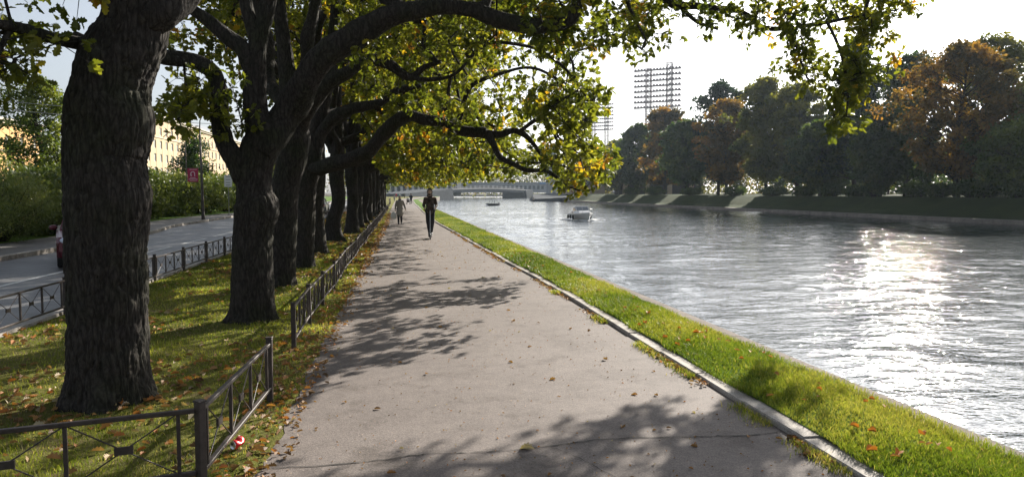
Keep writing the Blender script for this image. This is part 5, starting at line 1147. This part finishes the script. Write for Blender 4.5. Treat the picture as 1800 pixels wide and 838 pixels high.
BASE = dict(pel=(0, 0, .95), chest=(0, 0, 1.30), neck=(0, 0, 1.49), head=(0, -.02, 1.64),
            sl=(-.175, 0, 1.40), sr=(.175, 0, 1.40), el=(-.25, .03, 1.13), er=(.25, .03, 1.13), wl=(-.27, -.05, .87), wr=(.27, -.05, .87),
            hl=(-.09, 0, .93), hr=(.09, 0, .93), kl=(-.10, -.02, .50), kr=(.10, -.02, .50), al=(-.10, .02, .09), ar=(.10, .02, .09))
def person(loc, rz, label, pose, clothes, voxel=.012, scale=1.0, detail=True, group=None, grip=False, coat_len=None, hood=False, hairm=None, shoe=None, trousers=None, heavy=1.0, beard=False, name='person', skirt=None):
    J = {k: np.array(v, float) for k, v in {**BASE, **pose}.items()}; root = empty(name, loc, rz, label, 'person', group); root.scale = (scale,)*3
    m = MB(); h = J['head']; hx = lambda dx, dy, dz: h+np.array([dx, dy, dz])
    m.ell(hx(0, .01, .02), (.076, .095, .112), 18, 12); m.ell(hx(0, -.03, -.05), (.052, .06, .065), 14, 8); capsule(m, J['neck']-np.array([0, 0, .05]), hx(0, .02, -.08), .058, .052)
    m.ell(hx(0, -.098, -.012), (.013, .02, .024), 8, 6); m.ell(hx(0, -.086, .03), (.05, .018, .012), 10, 5)
    for s in (-1, 1): m.ell(hx(s*.077, .012, 0), (.012, .022, .032), 8, 6)
    capsule(m, J['pel'], J['chest'], .135*heavy, .15*heavy); capsule(m, J['chest'], J['neck']-np.array([0, 0, .06]), .14*heavy, .07)
    for s in 'lr':
        capsule(m, J['s'+s], J['e'+s], .052, .042); capsule(m, J['e'+s], J['w'+s], .041, .028); capsule(m, J['h'+s], J['k'+s], .085, .06); capsule(m, J['k'+s], J['a'+s], .058, .038)
        capsule(m, J['chest']+np.array([0, 0, .08]), J['s'+s], .09, .055)
        w_, e_ = J['w'+s], J['e'+s]; d = (w_-e_)/np.linalg.norm(w_-e_); side = np.array([1., 0, 0])*(1 if s == 'l' else -1)
        if grip: d = np.array([0, -1., -.12])
        palm = w_+d*.085; capsule(m, w_, palm, .026, .034)
        if detail:
            u = np.cross(d, [0, 0, 1.]); u /= max(np.linalg.norm(u), 1e-6)
            if not grip: u = np.array([0, 1., 0]); 
            for q in range(4):
                b0 = palm+u*(q-1.5)*.019; c1 = d*.035 + (np.array([0, 0, -.012]) if grip else side*.006); c2 = (np.array([0, .012, -.034]) if grip else d*.026+side*.014); L = (.9, 1.05, 1, .8)[q]
                capsule(m, b0, b0+c1*L, .0095, .009, 8); capsule(m, b0+c1*L, b0+(c1+c2)*L, .009, .0078, 8)
            tb = w_+d*.04+(side*.02 if grip else u*-.03); capsule(m, tb, tb+d*.04+(np.array([0, 0, -.03]) if grip else side*.02-u*.015), .011, .009, 8)
        else: m.ell(palm+d*.05, (.03, .03, .05), 8, 6)
    fuse(m, 'body', skin, root, voxel if detail else .02)
    top, trm, shm, hrm = clothes; cl = .018 if detail else .022; zb = coat_len if coat_len else .86
    m = MB()
    pl = J['pel']; low = np.array([pl[0], pl[1], zb])
    capsule(m, low+np.array([0, 0, .06]), J['pel']+np.array([0, 0, .05]), .165*heavy+(.04 if coat_len and coat_len < .7 else 0), .16*heavy); capsule(m, J['pel']+np.array([0, 0, .05]), J['chest'], .155*heavy, .165*heavy); capsule(m, J['chest'], J['neck']-np.array([0, 0, .04]), .15*heavy, .08)
    for s in 'lr':
        capsule(m, J['chest']+np.array([0, 0, .05]), J['s'+s]-np.array([0, 0, .015]), .11, .066); capsule(m, J['s'+s]-np.array([0, 0, .015]), J['e'+s], .068, .058); wr_ = J['w'+s]-(J['w'+s]-J['e'+s])*.08; capsule(m, J['e'+s], wr_, .062, .045)
    if hood: m.ell(hx(0, .09, -.12), (.12, .09, .10), 14, 8)
    j = fuse(m, 'jacket' if not coat_len else 'coat', top, root, max(voxel, .012) if detail else .024, 6)
    m = MB()
    for s in 'lr':
        capsule(m, J['h'+s]+np.array([0, 0, .02]), J['k'+s], .105, .075); capsule(m, J['k'+s], J['a'+s]+np.array([0, 0, .03]), .075, .055)
    capsule(m, J['hl'], J['hr'], .12, .12); fuse(m, 'trousers', trm, root, max(voxel, .012) if detail else .024, 4)
    for s in 'lr':
        a = J['a'+s]; m = MB(); m.ell(a+np.array([0, -.06, -.045]), (.048, .135, .045), 12, 8); m.ell(a+np.array([0, .02, -.005]), (.045, .06, .06), 10, 6); m.bbox(a+np.array([0, -.055, -.08]), (.085, .26, .02), .008); m.build('shoe', shm, root, smooth=True)
    m = MB(); m.ell(hx(0, .025, .045), (.086, .098, .10), 16, 10); m.ell(hx(0, .06, -.01), (.08, .065, .09), 14, 8); hr = m.build('hair', hrm, root, smooth=True)
    if hood == 2:
        m = MB(); m.ell(hx(0, .055, .025), (.108, .105, .145), 18, 12); m.build('hood', top, root, smooth=True)
    if beard: m = MB(); m.ell(hx(0, -.05, -.075), (.055, .048, .045), 12, 8); m.build('beard', hrm, root, smooth=True)
    m = MB()
    for s in (-1, 1): m.ell(hx(s*.032, -.083, .012), (.012, .009, .006), 8, 5)
    m.build('eyes', M['iron_black'], root, smooth=True)
    m = MB(); m.ell(hx(0, -.087, -.055), (.024, .008, .005), 8, 5); m.build('mouth', simple('lips', (.3, .13, .11), .5, 0, .05, 5, 0), root, smooth=True)
    return root, J
def cloth(n, c, var=.3, sc=14): return simple(n, c, .85, 0, var, sc, .5, obj=True)
blk = cloth('black trousers', (.018, .018, .022)); drk = cloth('patterned dark hoodie', (.065, .045, .035), .95, 9); hairb = simple('dark hair', (.03, .022, .018), .7, 0, .3, 30, .3); hairw = simple('grey hair', (.7, .67, .62), .7, 0, .15, 30, .3); shb = simple('dark shoes', (.03, .03, .035), .6, 0, .2, 10, .1)
# man on the electric scooter
g0 = G(757, 421); dk = .15
pose = dict(pel=(0, .03, 1.02-.02+dk*0), sl=(-.18, .0, 1.41), sr=(.18, .0, 1.41), el=(-.245, .03, 1.15), er=(.245, .03, 1.15), wl=(-.20, -.20, 1.06), wr=(.20, -.20, 1.06), hl=(-.085, .03, .95), hr=(.085, .03, .95), kl=(-.085, -.02, .52), kr=(.09, -.0, .52), al=(-.035, -.05, .10), ar=(.045, .20, .10), head=(-.01, -.02, 1.64))
man, J = person((g0[0], g0[1]+.3, dk), R(-3), 'man in a dark patterned hoodie and black trousers riding a scooter along the path', pose, (drk, blk, shb, hairb), .009, 1.02, True, None, True, None, 2, beard=True)
sc_ = empty('electric_scooter', (g0[0], g0[1]+.3, 0), R(-3), 'black electric scooter under the man in the dark hoodie', 'scooter')
MB().bbox((0, .08, .125), (.15, .72, .05), .015).bbox((0, .5, .16), (.12, .2, .02), .008).build('deck', M['iron_black'], sc_)
MB().bar((0, -.40, .20), (0, -.27, 1.12), .022, k=10).bar((0, -.30, .13), (0, -.42, .24), .03, k=8).build('stem', M['grey_metal'], sc_, smooth=True)
hb = MB().bar((-.25, -.27, 1.13), (.25, -.27, 1.13), .014, k=8).build('handlebar', M['iron_black'], sc_, smooth=True)
for s in (-1, 1): MB().bar((s*.25, -.27, 1.13), (s*.15, -.27, 1.13), .02, k=10).build('grip', M['black_rubber'], hb, smooth=True)
for y in (-.43, .50):
    wo_ = MB().lathe([(.06, -.02), (.09, -.025), (.105, 0), (.09, .025), (.06, .02)], (0, y, .105), 20, rot=Matrix.Rotation(R(90), 3, 'Y')).build('wheel', M['black_rubber'], sc_, smooth=True)
    MB().lathe([(0, .03), (.06, .02), (.06, -.02), (0, -.03)], (0, y, .105), 14, rot=Matrix.Rotation(R(90), 3, 'Y')).build('hub', M['grey_metal'], wo_)
MB().ell((0, -.43, .20), (.04, .10, .035), 10, 6).build('fender', M['iron_black'], sc_, smooth=True)
# woman in the grey coat
coat = cloth('grey green coat', (.3, .27, .23), .15); scarf = cloth('blue scarf', (.10, .12, .18))
g1 = G(703, 394); pose = dict(pel=(0, 0, .9), el=(-.25, .04, 1.15), er=(.27, .05, 1.15), wl=(-.27, -.04, .90), wr=(.33, -.10, .93), kl=(-.09, -.08, .50), kr=(.09, .02, .50), al=(-.09, -.12, .10), ar=(.10, .12, .11), head=(0, -.04, 1.63))
wm, J = person((g1[0], g1[1], 0), R(4), 'elderly woman in a grey green coat with a pale bag walking on the path', pose, (coat, blk, shb, hairw), .012, .95, True, None, False, .62, heavy=1.12)
MB().ell((0, -.03, 1.50), (.10, .09, .05), 14, 8).build('scarf', scarf, wm, smooth=True)
bg_ = empty('shopping_bag', (g1[0]-.36, g1[1]-.06, .30), R(4), 'pale plastic shopping bag in the hand of the elderly woman', 'bag'); pb = simple('pale plastic', (.62, .62, .6), .4, 0, .1, 8, .3)
m = MB(); m.lathe([(.02, .0), (.13, .02), (.17, .12), (.15, .28), (.08, .38), (.02, .42)], n=14); 
for v in m.v[0]: v[1] *= .55
m.build('bag_body', pb, bg_, smooth=True); MB().tube(catmull(np.array([(-.03, 0, .38), (-.02, 0, .48), (.02, 0, .51), (.05, 0, .48), (.04, 0, .38)]), .02), .008, 6).build('handle', pb, bg_)
# far walkers
def far_person(px, py, label, topc, trc, rz=0, scale=1.0, hair=hairb, **kw):
    g = G(px, py); st = .12; pose = dict(kl=(-.09, -.10, .50), kr=(.09, .06, .50), al=(-.09, -.14, .09), ar=(.09, .20, .12), wl=(-.28, .08, .88), wr=(.28, -.14, .90)); pose.update(kw)
    return person((g[0], g[1], 0), rz, label, pose, (cloth('top '+label[:10], topc, .15), cloth('trousers '+label[:10], trc, .15), shb, hair), .02, scale, False)
far_person(722.5, 358.5, 'person in dark clothes pushing a stroller up the far path', (.02, .025, .04), (.02, .022, .03), R(170), 1.0, wl=(-.17, -.34, 1.0), wr=(.17, -.34, 1.0))
g = G(718.5, 359); st = empty('stroller', (g[0]-.05, g[1]+.1, 0), R(170), 'dark stroller with pale hood pushed up the far path', 'stroller')
dkc = cloth('dark stroller fabric', (.04, .035, .045)); ltc = cloth('pale stroller hood', (.5, .5, .52))
m = MB(); m.prism([(-.35, .35), (.25, .30), (.38, .75), (.30, .78), (.12, .48), (-.32, .48)], 'x', -.22, .22).build('seat', dkc, st); MB().ell((0, .22, .82), (.24, .28, .2), 14, 8).build('hood', ltc, st, smooth=True)
m = MB()
for s in (-.25, .25): m.bar((s, -.4, .14), (s, .7, 1.0), .014).bar((s, .4, .14), (s, -.05, .6), .014)
m.bar((-.25, .7, 1.0), (.25, .7, 1.0), .016).build('frame', M['grey_metal'], st)
for s in (-.26, .26):
    for y in (-.4, .4): MB().lathe([(0, -.02), (.12, -.025), (.14, 0), (.12, .025), (0, .02)], (s, y, .14), 14, rot=Matrix.Rotation(R(90), 3, 'Y')).build('wheel', M['black_rubber'], st, smooth=True)
far_person(702, 351.5, 'person in a teal jacket far up the path', (.03, .28, .33), (.15, .1, .14))
far_person(696, 348, 'person in a dark red coat farthest up the path', (.33, .02, .06), (.2, .03, .05), coat=None) if False else far_person(696.5, 348, 'person in a dark red coat farthest up the path', (.33, .02, .06), (.2, .03, .05))
far_person(711, 348.5, 'person in olive clothes near the right kerb far up the path', (.07, .08, .05), (.05, .05, .05), R(180))
far_person(693.3, 354, 'child in pale clothes at the left edge of the far path', (.4, .4, .42), (.12, .13, .2), 0, .72)
# ------------------------------------------------------------------ thin autumn haze
hm = bpy.data.materials.new('haze air'); hm.use_nodes = True; t = hm.node_tree; t.nodes.clear()
pv = t.nodes.new('ShaderNodeVolumePrincipled'); pv.inputs['Color'].default_value = (.72, .86, 1, 1); pv.inputs['Density'].default_value = .00011; pv.inputs['Anisotropy'].default_value = .35
ho = t.nodes.new('ShaderNodeOutputMaterial'); t.links.new(pv.outputs[0], ho.inputs['Volume'])
hz_o = MB().box((0, 320, 33), (1900, 820, 72)).build('haze', hm); tag(hz_o, kind='stuff', label='thin pale autumn haze over the river', cat='haze')
